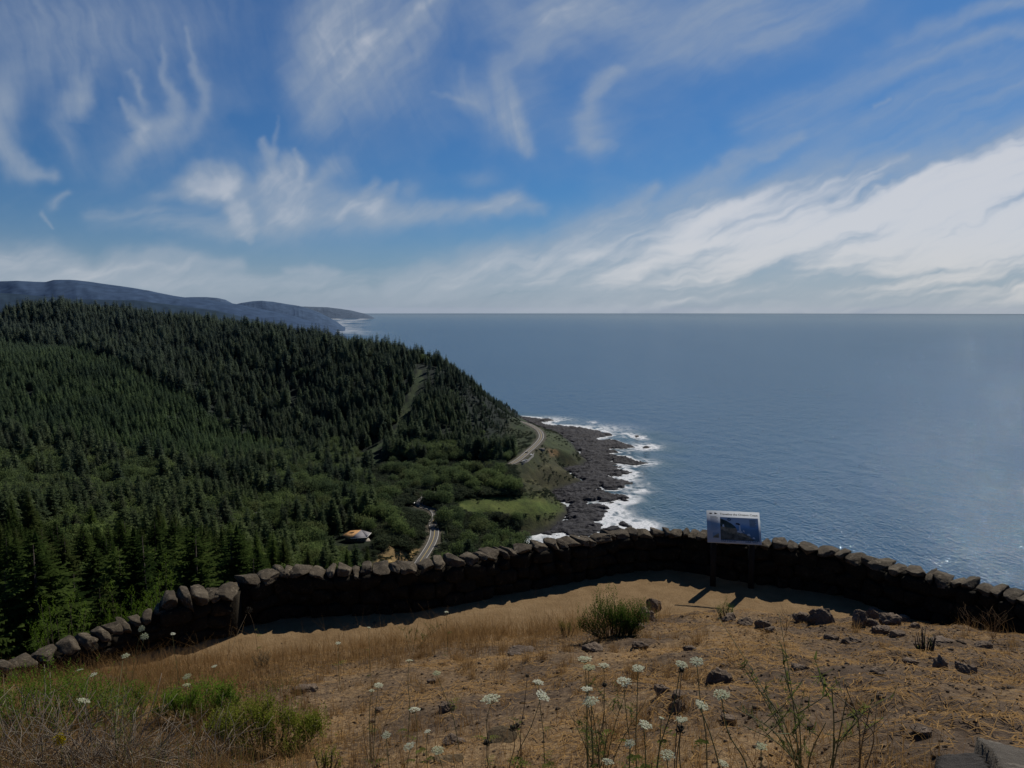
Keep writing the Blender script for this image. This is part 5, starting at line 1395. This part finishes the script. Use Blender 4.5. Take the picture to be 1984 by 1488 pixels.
def low_d(a_, b_, x, y):
    c = fbm(x / .5, y / .5, 3, 170)
    return sstep(1350, 1480, b_) * sstep(480, 640, a_) * (1 - .93 * sstep(1600, 1780, a_)) * np.clip(c * 3 - .7, .12, 1)
pts2, a2_, b2_ = px_points(18000, 430, 1860, 1340, 1600, 3, low_d); n2_ = len(pts2); h2 = g.uniform(.07, .22, n2_); t2 = np.clip(g.normal(.55, .25, n2_), 0, 1)
def left_d(a_, b_, x, y): return sstep(1290, 1330, b_) * (1 - sstep(480, 640, a_)) * np.clip(fbm(x / .4, y / .4, 3, 175) * 3 - .4, .25, 1)
pts3, a3_, b3_ = px_points(20000, -80, 640, 1280, 1600, 5, left_d); n3_n = len(pts3); h3 = g.uniform(.10, .34, n3_n); t3 = np.clip(g.normal(.35, .25, n3_n), 0, 1)
def spot_d(a_, b_, x, y):
    e = np.zeros_like(a_)
    for cx_, cy_, rx, ry, am in ((1925, 1222, 60, 14, 1), (1865, 1205, 30, 8, .7), (1522, 1214, 16, 7, 1), (1060, 1215, 60, 10, .6), (380, 1250, 80, 14, .6), (250, 1275, 80, 14, .6), (490, 1205, 30, 5, .8), (1790, 1258, 26, 6, .5), (960, 1162, 30, 4, .5), (1430, 1118, 60, 4, .5), (1800, 1290, 60, 6, .5), (1790, 1245, 30, 6, .4)):
        e = np.maximum(e, am * np.exp(-((a_ - cx_) / rx) ** 2 - ((b_ - cy_) / ry) ** 2))
    return e
pts4, a4_, b4_ = px_points(4200, -100, 2060, 1100, 1320, 7, spot_d); n4_ = len(pts4); h4 = g.uniform(.06, .26, n4_); t4 = np.clip(g.normal(.5, .25, n4_), 0, 1)
# tussocks: blades springing from common roots all over the mound
ctr, ca_, cb_ = px_points(520, -60, 1980, 1225, 1560, 19, lambda a_, b_, x, y: np.where(edge_d(x, y) > .1, (.25 + .75 * (1 - sstep(1250, 1500, a_))) * np.clip(fbm(x / .8, y / .8, 3, 178) * 3 - .9, .05, 1), 0))
gt = np.random.default_rng(20); kk = gt.integers(20, 60, len(ctr)); rep = np.repeat(np.arange(len(ctr)), kk)
p5 = ctr[rep] + np.stack([gt.normal(0, .028, len(rep)), gt.normal(0, .028, len(rep)), 0 * rep], -1); p5[:, 2] = gz(p5[:, 0], p5[:, 1])
h5 = (.05 + .15 * gt.random(len(ctr)))[rep] * gt.uniform(.5, 1.1, len(rep)); t5 = np.clip((.25 + .5 * gt.random(len(ctr)))[rep] + gt.normal(0, .15, len(rep)), 0, 1)
pts = np.vstack([pts, pts2, pts3, pts4, p5]); hs_ = np.concatenate([h1, h2, h3, h4, h5]); ts_ = np.concatenate([t1, t2, t3, t4, t5])
obj('dry_grass', blades('dry_grass', pts, hs_, np.random.default_rng(9).uniform(.0022, .0050, len(pts)), .72, ts_, straw_m, 10), kind='stuff')
ptsg, ag_, bg_ = px_points(9000, -80, 660, 1290, 1600, 15, lambda a_, b_, x, y: sstep(1300, 1345, b_) * (1 - sstep(520, 660, a_)) * np.clip(fbm(x / .3, y / .3, 3, 177) * 3 - .9, .03, 1)); gg_ = np.random.default_rng(16)
obj('green_grass', blades('green_grass', ptsg, gg_.uniform(.07, .26, len(ptsg)), gg_.uniform(.0025, .006, len(ptsg)), .6, np.clip(gg_.normal(.5, .25, len(ptsg)), 0, 1), green_m, 17), kind='stuff')
# straw lying on the ground
def lit_d(a_, b_, x, y):
    d = edge_d(x, y); c = fbm(x / .7, y / .7, 4, 151)
    return np.where(d > -.1, np.clip(c * 2.8 - 1.0, .05, 1), .018)
pts, a_, b_ = px_points(24000, -100, 2080, 1100, 1600, 11, lit_d); N = len(pts); g = np.random.default_rng(12)
L_ = g.uniform(.03, .13, N); an = g.uniform(0, 6.283, N); cu_ = g.normal(0, .35, N); w = g.uniform(.0012, .003, N)
rows = []
for t in (-.5, 0, .5):
    cx_ = pts[:, 0] + np.cos(an) * L_ * t - np.sin(an) * cu_ * L_ * t * t; cy_ = pts[:, 1] + np.sin(an) * L_ * t + np.cos(an) * cu_ * L_ * t * t
    cz_ = gz(cx_, cy_) + .006 + g.uniform(0, .022, N) * (t + .6)
    for s_ in (-1, 1): rows.append(np.stack([cx_ - np.sin(an) * w * s_, cy_ + np.cos(an) * w * s_, cz_], -1))
V = np.stack(rows, 1).reshape(-1, 3); o_ = np.arange(N)[:, None] * 6
F = np.concatenate([o_ + np.array([0, 1, 3, 2]), o_ + np.array([2, 3, 5, 4])])
obj('straw_litter', mesh('straw_litter', V, F, False, {'tint': np.repeat(np.clip(g.normal(.5, .25, N), 0, 1), 6)}, straw_m), kind='stuff')
# gravel and clods
m_grav = lichen_stone('soil_gravel', (.060, .042, .028), (.120, .088, .060), (.20, .155, .115), sc=2)
pts, a_, b_ = px_points(7000, 500, 2080, 1190, 1600, 13, lambda a_, b_, x, y: np.where(edge_d(x, y) > 0, .35 + .5 * sstep(1250, 1500, a_), .03)); N = len(pts); g = np.random.default_rng(14)
Vi, Fi = ICO[2]; Vi = Vi[:42] if len(Vi) > 42 else Vi
bmV, bmF = ICO[2]
sz = g.uniform(.003, .011, N) * (1 + 1.2 * (g.random(N) < .05)); J = 1 + .35 * g.normal(0, 1, (N, len(bmV), 1)) * .5
V = bmV[None] * J * sz[:, None, None] * np.array([1, 1, .65]) + (pts + np.stack([0 * sz, 0 * sz, sz * .2], -1))[:, None]
F = (bmF[None] + (np.arange(N) * len(bmV))[:, None, None]).reshape(-1, 3)
obj('gravel', mesh('gravel', V.reshape(-1, 3), F, False, None, m_grav), kind='stuff')

# ================================================================== shrubs
twig_m = simple('dead_twigs', (.20, .165, .125), .9, .35, 14); twig_d = simple('dark_twigs', (.055, .040, .030), .9, .3, 14)
bush_m = leafmat('bush_leaves', (.045, .090, .012), (.150, .235, .030), .45); bush_d = leafmat('dark_bush_leaves', (.050, .088, .016), (.150, .215, .042), .45)
sage_m = leafmat('sage_leaves', (.045, .050, .036), (.12, .125, .09), .25); olive_m = leafmat('olive_bush_leaves', (.070, .090, .014), (.21, .235, .035), .45)
def sprig_bush(name, P_, W_, H_, mat, lab, seed, sprigs=120, leaf=.022, stems=14, tw=twig_d, depth=.6, upright=.6, top_only=0.0, cat='shrub'):
    """twiggy stems from the ground carrying leafy sprigs"""
    g = np.random.default_rng(seed); root = empty(name, P_, lab, cat)
    mb = MB(); LV = []; LT = []
    tips = []
    for i in range(stems):
        a = g.uniform(0, 6.283); r_ = math.sqrt(g.random()); ex, ey = math.cos(a) * r_ * W_ / 2, math.sin(a) * r_ * W_ / 2 * depth
        hz_ = H_ * math.sqrt(max(.12, 1 - .8 * r_ * r_)) * g.uniform(.5, 1.05) * (1 + .25 * math.sin(a * 3 + seed))
        b0 = np.array([ex * .45, ey * .45, -.03]); e = np.array([ex, ey, hz_]); md = (b0 + e) / 2 + g.normal(0, W_ * .04, 3)
        mb.tube([b0, md, e], [.006, .0045, .002], 5); tips.append((b0, md, e))
    for i in range(sprigs):
        b0, md, e = tips[g.integers(len(tips))]; t = g.uniform(.35 + .4 * top_only, 1.05)
        p0 = (md + (e - md) * (2 * t - 1)) if t > .5 else (b0 + (md - b0) * 2 * t)
        p0 = p0 + g.normal(0, W_ * .05, 3) * [1, depth, .6]
        a = g.uniform(0, 6.283); d = np.array([math.cos(a) * (1 - upright), math.sin(a) * (1 - upright) * .8, upright + .2]); d /= np.linalg.norm(d)
        L = leaf * g.uniform(3, 6); tint = g.uniform(.1, .9) * (.45 + .55 * min(1, max(0, p0[2] / H_)))
        nl = int(g.integers(8, 14))
        for q_ in range(nl):
            u = q_ / nl; c = p0 + d * L * u; th = q_ * 2.4 + a; out = np.array([math.cos(th), math.sin(th), .35 + .5 * upright]); out /= np.linalg.norm(out)
            sd_ = np.cross(out, [0.1, .2, 1]); sd_ /= np.linalg.norm(sd_); l = leaf * g.uniform(.7, 1.25) * (1 - .35 * u)
            LV += [c, c + out * l * .5 + sd_ * l * .26, c + out * l, c + out * l * .5 - sd_ * l * .26]; LT += [tint * .8, tint, min(1, tint + .15), tint]
    obj('stems', mb.build('stems', tw), root)
    obj('foliage', mesh('foliage', LV, np.arange(len(LV)).reshape(-1, 4), False, {'tint': LT}, mat), root)
    return root
def bush_px(px, py, w, h, mat, lab, seed, name='bush', **kw):
    P_ = fg_hit(px, py); sc = np.hypot(P_[1], P_[2] - CAMZ) / FPX
    return sprig_bush(name, P_, w * sc, h * sc * 1.05, mat, lab, seed, **kw)
bush_px(1192, 1232, 128, 70, bush_d, 'dense green bush on the edge of the mound beside the upright rock', 1, sprigs=1500, leaf=.022, stems=50, depth=.6, upright=.7)
bush_px(1408, 1199, 44, 32, bush_d, 'small green tuft growing among rocks in front of the sign', 2, sprigs=90, leaf=.018, stems=12, upright=.75)
bush_px(508, 1290, 52, 22, sage_m, 'small grey sage bush in the dry grass at the left', 3, sprigs=110, leaf=.014, stems=12, upright=.5)
bush_px(1100, 1232, 36, 26, olive_m, 'small olive green clump left of the dense green bush', 4, sprigs=70, leaf=.016, stems=10)
bush_px(1456, 1119, 26, 16, olive_m, 'little sunlit weed at the foot of the right sign post', 5, sprigs=40, leaf=.022, stems=7, name='weed', cat='plant')
bush_px(1433, 1116, 14, 9, sage_m, 'tiny shaded weed between the sign posts', 6, sprigs=18, leaf=.018, stems=5, name='weed', cat='plant')
bush_px(1792, 1262, 44, 36, bush_d, 'bare brown twiggy clump on the right slope', 7, sprigs=14, leaf=.01, stems=40, upright=.7)
bush_px(400, 1402, 170, 66, bush_m, 'bright green leafy bush in the lower left, middle one of three', 8, sprigs=900, leaf=.020, stems=32, tw=twig_m, top_only=.8)
bush_px(515, 1452, 210, 78, olive_m, 'yellow green leafy bush in the lower left, right one of three', 9, sprigs=1300, leaf=.019, stems=44, tw=twig_m, top_only=.7)
bush_px(80, 1425, 330, 104, bush_m, 'wide green topped bush with bare woody stems at the left edge', 10, sprigs=1300, leaf=.019, stems=60, tw=twig_m, top_only=1.0)
bush_px(230, 1398, 150, 58, bush_m, 'low green bush between the wide woody bush and the middle leafy one', 11, sprigs=420, leaf=.017, stems=24, tw=twig_m, top_only=.8)
bush_px(630, 1500, 50, 50, olive_m, 'small yellow green plant at the bottom edge right of the leafy bushes', 12, sprigs=70, leaf=.014, stems=9)
for px_, py_, w_, h_, lab, sd_, up in ((60, 1268, 130, 36, 'bright green scrub showing over the low wall at the left edge', 13, .55), (190, 1222, 90, 22, 'green scrub showing behind the middle of the low wall', 15, .5), (272, 1194, 90, 24, 'sunlit green scrub behind the low wall next to its end block', 14, .5)):
    b = on_z(px_, py_, ZT + .28); b2 = b + np.array([-.10, .75, 0]); zb2 = float(gz(b2[0:1], b2[1:2])[0])
    sc = np.hypot(b2[1], 4.3) / FPX
    sprig_bush('bush', (b2[0], b2[1], zb2), w_ * sc, (ZT + .36 - zb2) + h_ * sc, bush_m, lab, sd_, sprigs=420, leaf=.022, stems=26, upright=up, top_only=1.0)
# woody tangle of dead branches, lower left
g = np.random.default_rng(21)
for (cx_, cy_, w_, h_, nb_, lab) in ((90, 1495, 320, 150, 460, 'tangle of bare grey branches at the bottom left corner'), (300, 1490, 240, 110, 260, 'tangle of dead brown twigs at the bottom edge below the middle leafy bush')):
    P_ = fg_hit(cx_, cy_); sc = np.hypot(P_[1], P_[2] - CAMZ) / FPX; mb = MB()
    for i in range(nb_):
        s0 = np.array([g.uniform(-.5, .5) * w_ * sc, g.uniform(-.25, .45) * w_ * sc * .7, 0]); s0[2] = float(gz(np.array([P_[0] + s0[0]]), np.array([P_[1] + s0[1]]))[0]) - P_[2] - .02
        a = g.uniform(0, 6.283); L = g.uniform(.25, 1.0) * h_ * sc * 1.25; d = np.array([math.cos(a) * .9, math.sin(a) * .6, g.uniform(.25, 1.0)]); pts_ = [s0]
        for q_ in range(5): d = d + g.normal(0, .28, 3); d[2] -= .05; d /= np.linalg.norm(d); pts_.append(pts_[-1] + d * L / 5)
        r0 = g.uniform(.0016, .0042); mb.tube(pts_, np.linspace(r0, r0 * .35, 6), 5)
    obj('dead_brush', mb.build('dead_brush', twig_m, True), label=lab, cat='brush', loc=P_)

# ================================================================== wild carrot and other stalks
stem_m = simple('green_stalk', (.105, .125, .048), .7, .3, 20); stemd_m = simple('brown_stalk', (.16, .115, .065), .8, .3, 20)
white_m = leafmat('white_florets', (.55, .58, .38), (.80, .82, .70), .5); seed_m = simple('seed_head_brown', (.045, .038, .024), .9, .4, 60)
def umbel_mesh(seed, r_, face_dir, dome=.35, green=0.0):
    """flat cluster of tiny florets on thin rays"""
    g = np.random.default_rng(seed); z = np.asarray(face_dir, float); z /= np.linalg.norm(z)
    x = np.cross(z, [0.3, 1, .2]); x /= np.linalg.norm(x); y = np.cross(z, x)
    V = []; F = []; T = []; k_ = 0
    for i in range(34):
        rr_ = math.sqrt((i + .5) / 34) * r_; th = i * 2.39996 + g.normal(0, .12)
        c = x * math.cos(th) * rr_ + y * math.sin(th) * rr_ + z * (r_ * dome * (1 - (rr_ / r_) ** 2) + g.normal(0, r_ * .05))
        for q_ in range(9):
            o = g.normal(0, r_ * .085, 3); s_ = r_ * g.uniform(.065, .10); a = g.uniform(0, 6.28); u = x * math.cos(a) + y * math.sin(a) + z * g.normal(0, .35); v = np.cross(z, u)
            p = c + o - z * (o @ z) * .5
            V += [p - u * s_, p - v * s_, p + u * s_, p + v * s_]; F.append([k_, k_ + 1, k_ + 2, k_ + 3]); k_ += 4; T += [np.clip(.75 - green + g.normal(0, .2), 0, 1)] * 4
    return mesh('flower_head', V, np.array(F), False, {'tint': T}, white_m)
def carrot(px, py, w, h, lab, seed, lean=(0, 0), face_dir=None, seedhead=False, green=0.0, name='wild_carrot', group=None, leaves=True):
    g = np.random.default_rng(seed); T_ = fg_above(px, py, h); sc = np.hypot(T_[1], T_[2] - CAMZ) / FPX; w = w * .82
    bx, by = T_[0] + lean[0] * sc, T_[1] + .04 + g.uniform(-.03, .05); bz = float(gz(np.array([bx]), np.array([by]))[0])
    root = empty(name, (bx, by, bz), lab, 'flower' if not seedhead else 'seed head', group); top = T_ - [bx, by, bz]
    r_ = w * sc / 2; fd = face_dir if face_dir is not None else (g.normal(0, .22), g.normal(.06, .2), 1)
    ctrl_ = np.array([[0, 0, -.03], top * [.25, .25, .4] + g.normal(0, .008, 3), top * [.65, .65, .72] + g.normal(0, .008, 3), top - np.array(fd) * r_ * .5])
    mb = MB(); path = catmull(ctrl_, 5); mb.tube(path, np.linspace(.0024, .0014, len(path)), 6)
    if not seedhead:
        z = np.array(fd) / np.linalg.norm(fd)
        for q_ in range(9):
            a = q_ * .7; e = top + np.array([math.cos(a), math.sin(a), 0]) * r_ * .7 - z * r_ * .05; mb.tube([path[-1], (path[-1] + e) / 2 - z * r_ * .1, e], .0009, 4)
    obj('stem', mb.build('stem', stem_m if not seedhead else stemd_m, True), root)
    if seedhead:
        mb = MB()
        for q_ in range(26):
            a = q_ * 2.4; el = g.uniform(-.2, 1.5); d = np.array([math.cos(a) * math.cos(el), math.sin(a) * math.cos(el), math.sin(el)]); mb.tube([path[-1], path[-1] + d * r_ * .6, path[-1] + d * r_ * .9 + np.array([0, 0, r_ * .35])], [.0008, .0014, .002], 4)
        obj('seed_head', mb.build('seed_head', seed_m), root)
    else:
        hd = obj('flower_head', umbel_mesh(seed, r_, fd, g.uniform(.05, .28), green), root, loc=top)
    if leaves:
        LV = []
        for q_ in range(int(g.integers(2, 4))):
            t = g.uniform(.08, .5); p0 = path[int(t * (len(path) - 1))]; a = g.uniform(0, 6.28); L = g.uniform(.05, .12)
            for k_ in range(12):
                u = (k_ + 1) / 12; c = p0 + np.array([math.cos(a), math.sin(a), .7 - .7 * u]) * L * u; sd_ = np.array([-math.sin(a), math.cos(a), .2]) * (1 if k_ % 2 else -1); l = L * .30 * (1.1 - u)
                LV += [c, c + sd_ * l * .5 + [0, 0, l * .2], c + sd_ * l + np.array([math.cos(a), math.sin(a), 0]) * l * .6, c + np.array([math.cos(a), math.sin(a), 0]) * l * .3]
        obj('leaf', mesh('leaf', LV, np.arange(len(LV)).reshape(-1, 4), False, {'tint': np.random.default_rng(seed).random(len(LV))}, green_m), root)
    return root
flowers = [
 (950,1354,42,.42,'largest flat white flower head, alone above the flat tan stone',(-6,0),(-.12,.05,1)), (803,1375,24,.36,'small flat white flower left of the largest flower head',(0,0),None),
 (1133,1277,32,.55,'topmost white flower in the tall middle cluster',(10,0),(0,.1,1)), (1141,1293,28,.53,'greenish white flower just under the topmost one of the tall cluster',(12,0),None), (1170,1290,24,.53,'small white flower right of the topmost one in the tall cluster',(-12,0),None),
 (1236,1295,28,.52,'domed white flower above right of the tall cluster, near the dark mossy rock',(6,0),(0,-.1,1)), (1209,1321,32,.50,'large domed white flower below and left of the upper domed one',(14,0),(.05,-.2,1)),
 (1137,1334,25,.50,'flat white flower in the middle of the tall cluster',(6,0),(0,.1,1)), (1144,1359,34,.47,'wide tilted white flower at the bottom of the tall cluster',(4,0),(-.25,-.1,1)),
 (1320,1287,26,.52,'domed white flower, left one of the pair farthest right',(-40,0),(.15,-.2,1)), (1350,1282,30,.52,'domed white flower, right one of the pair farthest right',(30,0),(-.1,-.2,1)),
 (1398,1346,34,.46,'greenish white flower with a long stem leaning right over the dark rocks',(80,0),(-.1,-.15,1)), (1359,1366,30,.45,'white flower tilted to the right beside the black round rock',(60,0),(.35,-.2,1)),
 (1320,1394,26,.42,'small white flower below the black round rock',(10,0),None), (1250,1404,30,.40,'white flower tilted to the right in the dry grass, above the seed heads',(10,0),(.3,-.1,1)), (1282,1391,12,.42,'tiny white flower left of the one below the black round rock',(4,0),None),
 (1220,1441,22,.34,'small ragged white flower low in the grass below the tilted one',(0,0),None), (1293,1463,30,.34,'pale green flower near the bottom edge, left of the thick stalks',(6,0),(0,-.2,1)), (1402,1479,22,.30,'half open white flower at the very bottom edge',(0,0),(.3,-.1,.8)),
 (1475,1446,26,.34,'pale green flower low among the tall green stalks',(8,0),(0,-.1,1)), (1178,1476,24,.30,'white flower at the bottom edge under the tall cluster',(0,0),None),
 (1043,1322,24,.50,'flat white flower left of the tall cluster, upper one of two',(14,0),(.2,.1,1)), (1051,1348,32,.46,'white flower tilted down right, lower one of two left of the tall cluster',(-60,0),(.45,-.15,.8)),
 (793,1280,16,.52,'small flat white flower above the left slope on a tall stem',(-6,0),None), (733,1328,20,.48,'small ragged white flower on the left slope, upper one',(-14,0),None), (720,1338,12,.44,'tiny white bud beside the ragged flower on the left slope',(-8,0),None),
 (846,1304,18,.48,'small greenish flower on a leaning stem above the middle slope',(40,0),None), (792,1446,26,.34,'white flower tilted to the left near the bottom edge, left of the dark stone',(-10,0),(-.4,-.1,1)), (828,1417,14,.36,'tiny white flower right of the tilted one near the dark stone',(0,0),None), (848,1454,26,.32,'greenish white flower low beside the dark angular stone',(8,0),(0,-.2,1)), (748,1424,18,.36,'flat small white flower at the lower left of the slope',(0,0),None),
 (274,1218,14,.62,'greenish flower head on a tall stem before the low wall, upper one',(-34,0),(0,-.8,.6)), (280,1233,16,.60,'greenish flower head on a tall stem before the low wall, lower one',(-34,0),(.3,-.6,.7)), (243,1271,16,.46,'yellow green flower head in front of the low wall',(-4,0),None),
 (362,1311,18,.42,'greenish white flower above the middle leafy bush, upper one',(-4,0),(-.2,-.3,1)), (361,1327,16,.40,'greenish white flower above the middle leafy bush, lower one',(-2,0),None), (162,1358,26,.36,'pinkish white flower over the bare woody stems at the left',(6,0),None), (155,1298,12,.40,'small white flower above the wide woody bush, left of two',(0,0),None), (181,1307,16,.40,'small white flower above the wide woody bush, right of two',(0,0),None),
 (335,1228,10,.58,'tiny white flower in the dry grass by the end block of the wall',(0,0),None), (415,1291,12,.40,'small cream flower left of the grey sage bush',(-6,0),None), (865,1186,10,.5,'tiny white flower at the terrace edge on a thin stem',(0,0),None), (655,1246,12,.45,'tiny pale flower over the dry grass band at the left',(0,0),None), (715,1216,8,.5,'tiny white flower against the wall shadow',(0,0),None),
]
for i, (a, b, w, h, lab, lean, fd) in enumerate(flowers): carrot(a, b, w, h, lab, 600 + i, lean, fd, green=.62 if 'green' in lab else 0.0)
seeds = [(1318,1412,24,.42,'dark closed seed head on a stiff stem below the small white flower'), (1170,1327,14,.50,'dark seed head among the stems of the tall cluster'), (992,1410,18,.36,'dark seed head right of the flat tan stone, left of a pair'), (1002,1407,18,.36,'dark seed head right of the flat tan stone, right of a pair'),
 (942,1440,20,.32,'round green brown seed head in front of the flat tan stone'), (1320,1298,16,.5,'dark seed head under the far right flower pair'), (482,1182,20,.55,'tan fluffy seed head against the end of the wall shadow'), (1020,1309,10,.5,'small dark bud on a thin stem left of the tall cluster')]
for i, (a, b, w, h, lab) in enumerate(seeds): carrot(a, b, w, h, lab, 700 + i, (random.uniform(-14, 14), 0), None, True, name='seed_stalk')

def stalks(name, base_px, ends, lab, mat, cat, seed, r0=.004, base_h=0.0, twigs=3, frond=True):
    """many-stemmed plant: surveyed stem ends above one root"""
    g = np.random.default_rng(seed); P_ = fg_hit(*base_px); root = empty(name, P_, lab, cat); LV = []; buds = MB()
    for k_, (a, b, h) in enumerate(ends):
        e = fg_above(a, b, h) - P_; mb = MB(); md = e * [.45, .45, .5] + g.normal(0, .015, 3)
        path = catmull(np.array([g.normal(0, .012, 3) * [1, 1, 0] - [0, 0, .04], md, e]), 8); mb.tube(path, np.linspace(r0, r0 * .3, len(path)), 6)
        for q_ in range(twigs):
            i = int(g.uniform(.3, .92) * (len(path) - 1)); an_ = g.uniform(0, 6.28); L = min(.16, np.linalg.norm(e) * g.uniform(.10, .24)); d = np.array([math.cos(an_), math.sin(an_) * .6, g.uniform(.5, 1.3)]); d /= np.linalg.norm(d)
            t2_ = path[i] + d * L; mb.tube([path[i], path[i] + d * L * .5 + [0, 0, -.01], t2_], [r0 * .45, r0 * .35, r0 * .2], 5)
            if frond:
                for z_ in range(16):
                    u = g.uniform(.15, 1.0); c = path[i] + d * L * u; o = g.normal(0, 1, 3); o /= np.linalg.norm(o); l = .028 * g.uniform(.5, 1.2); s_ = np.cross(o, [.3, .2, .9]) * .0035
                    LV += [c - s_, c + o * l - s_ * .3, c + o * l + s_ * .3, c + s_]
        obj('stem', mb.build('stem', mat, True), root)
    if LV: obj('fronds', mesh('fronds', LV, np.arange(len(LV)).reshape(-1, 4), False, {'tint': g.random(len(LV))}, green_m), root)
    return root
stalks('wild_fennel', (1560, 1500), [(1509,1186,.62),(1392,1196,.58),(1478,1335,.50),(1452,1300,.54),(1520,1310,.6),(1425,1370,.5),(1600,1400,.4),(1500,1420,.36),(1440,1405,.42)], 'tall branching green plant with long leaning stems at the lower right', stem_m, 'plant', 31, .0030, twigs=2)
stalks('green_stalk', (1606, 1510), [(1612,1335,.60),(1640,1352,.5),(1598,1420,.36)], 'upright green stalk right of the tall branching plant', stem_m, 'plant', 32, .0028, twigs=2)
stalks('green_stalk', (1662, 1500), [(1637,1325,.60),(1686,1372,.46),(1672,1390,.42)], 'thin dark forked stalk right of the upright green stalk', stemd_m, 'plant', 33, .0026, twigs=2, frond=False)
stalks('green_stalk', (1165, 1505), [(1130,1300,.52),(1165,1340,.46),(1215,1330,.46),(1098,1370,.42),(1140,1400,.36),(1250,1360,.44),(1180,1420,.32)], 'bundle of green stems under the tall middle flower cluster', stem_m, 'plant', 34, .0026, twigs=2)
stalks('green_stalk', (800, 1262), [(790,1205,.35),(812,1196,.4),(776,1212,.32),(880,1196,.4),(868,1200,.36)], 'grey green feathery plant in the dry grass band', stem_m, 'plant', 35, .0026)
stalks('green_stalk', (225, 1490), [(238,1280,.62),(250,1330,.5),(215,1340,.48),(285,1340,.5)], 'tall green stems rising through the woody brush at the left', stem_m, 'plant', 36, .0034)
stalks('dry_stalk', (715, 1480), [(722,1330,.5),(745,1340,.48),(700,1390,.36),(782,1310,.55)], 'thin dry stems standing on the left slope', stemd_m, 'plant', 37, .0022, twigs=2, frond=False)
stalks('dry_stalk', (1522, 1222), [(1516,1186,.26),(1524,1180,.3),(1530,1190,.24),(1512,1196,.2)], 'short brown dry stalks between the low rocks and the biggest lava rock', stemd_m, 'plant', 38, .003, frond=False)
stalks('dry_stalk', (1925, 1236), [(1900,1190,.34),(1915,1186,.36),(1932,1192,.32),(1948,1186,.36),(1965,1196,.32),(1880,1200,.28)], 'dry tan seed stalks against the dark wall at the right edge', simple('tan_stalk', (.26, .16, .07), .8, .3, 20), 'plant', 39, .0028, frond=False, twigs=5)
stalks('dry_stalk', (1878, 1222), [(1860,1192,.24),(1872,1186,.28),(1888,1196,.22)], 'smaller dry seed stalks left of those at the right edge', bpy.data.materials['tan_stalk'], 'plant', 40, .0026, frond=False, twigs=4)
stalks('dry_stalk', (440, 1290), [(478,1190,.55),(450,1215,.45)], 'leaning dry stem with a fluffy top left of the wall shadow', stemd_m, 'plant', 41, .0026, frond=False, twigs=1)
# yellow flower
P_ = fg_hit(118, 1492); yr = empty('yellow_flower', P_, 'yellow flower spike standing in front of the bare branches', 'flower'); tp = fg_above(116, 1426, .24) - P_
mb = MB(); mb.tube([(0, 0, -.03), tp * .5 + [.006, 0, 0], tp], [.003, .0026, .002], 6); obj('stem', mb.build('stem', stem_m), yr)
yel = leafmat('yellow_petals', (.38, .30, .01), (.62, .52, .03), .35); LV = []; g = np.random.default_rng(51)
for q_ in range(260):
    c = tp + np.array([g.normal(0, .014), g.normal(0, .012), g.uniform(-.05, .016)]); u = g.normal(0, 1, 3); u /= np.linalg.norm(u); v = np.cross(u, g.normal(0, 1, 3)); v /= np.linalg.norm(v)
    LV += [c - u * .006, c - v * .004, c + u * .006, c + v * .004]
obj('flower_head', mesh('flower_head', LV, np.arange(len(LV)).reshape(-1, 4), False, {'tint': g.random(len(LV))}, yel), yr)
print('objects', len(bpy.data.objects))
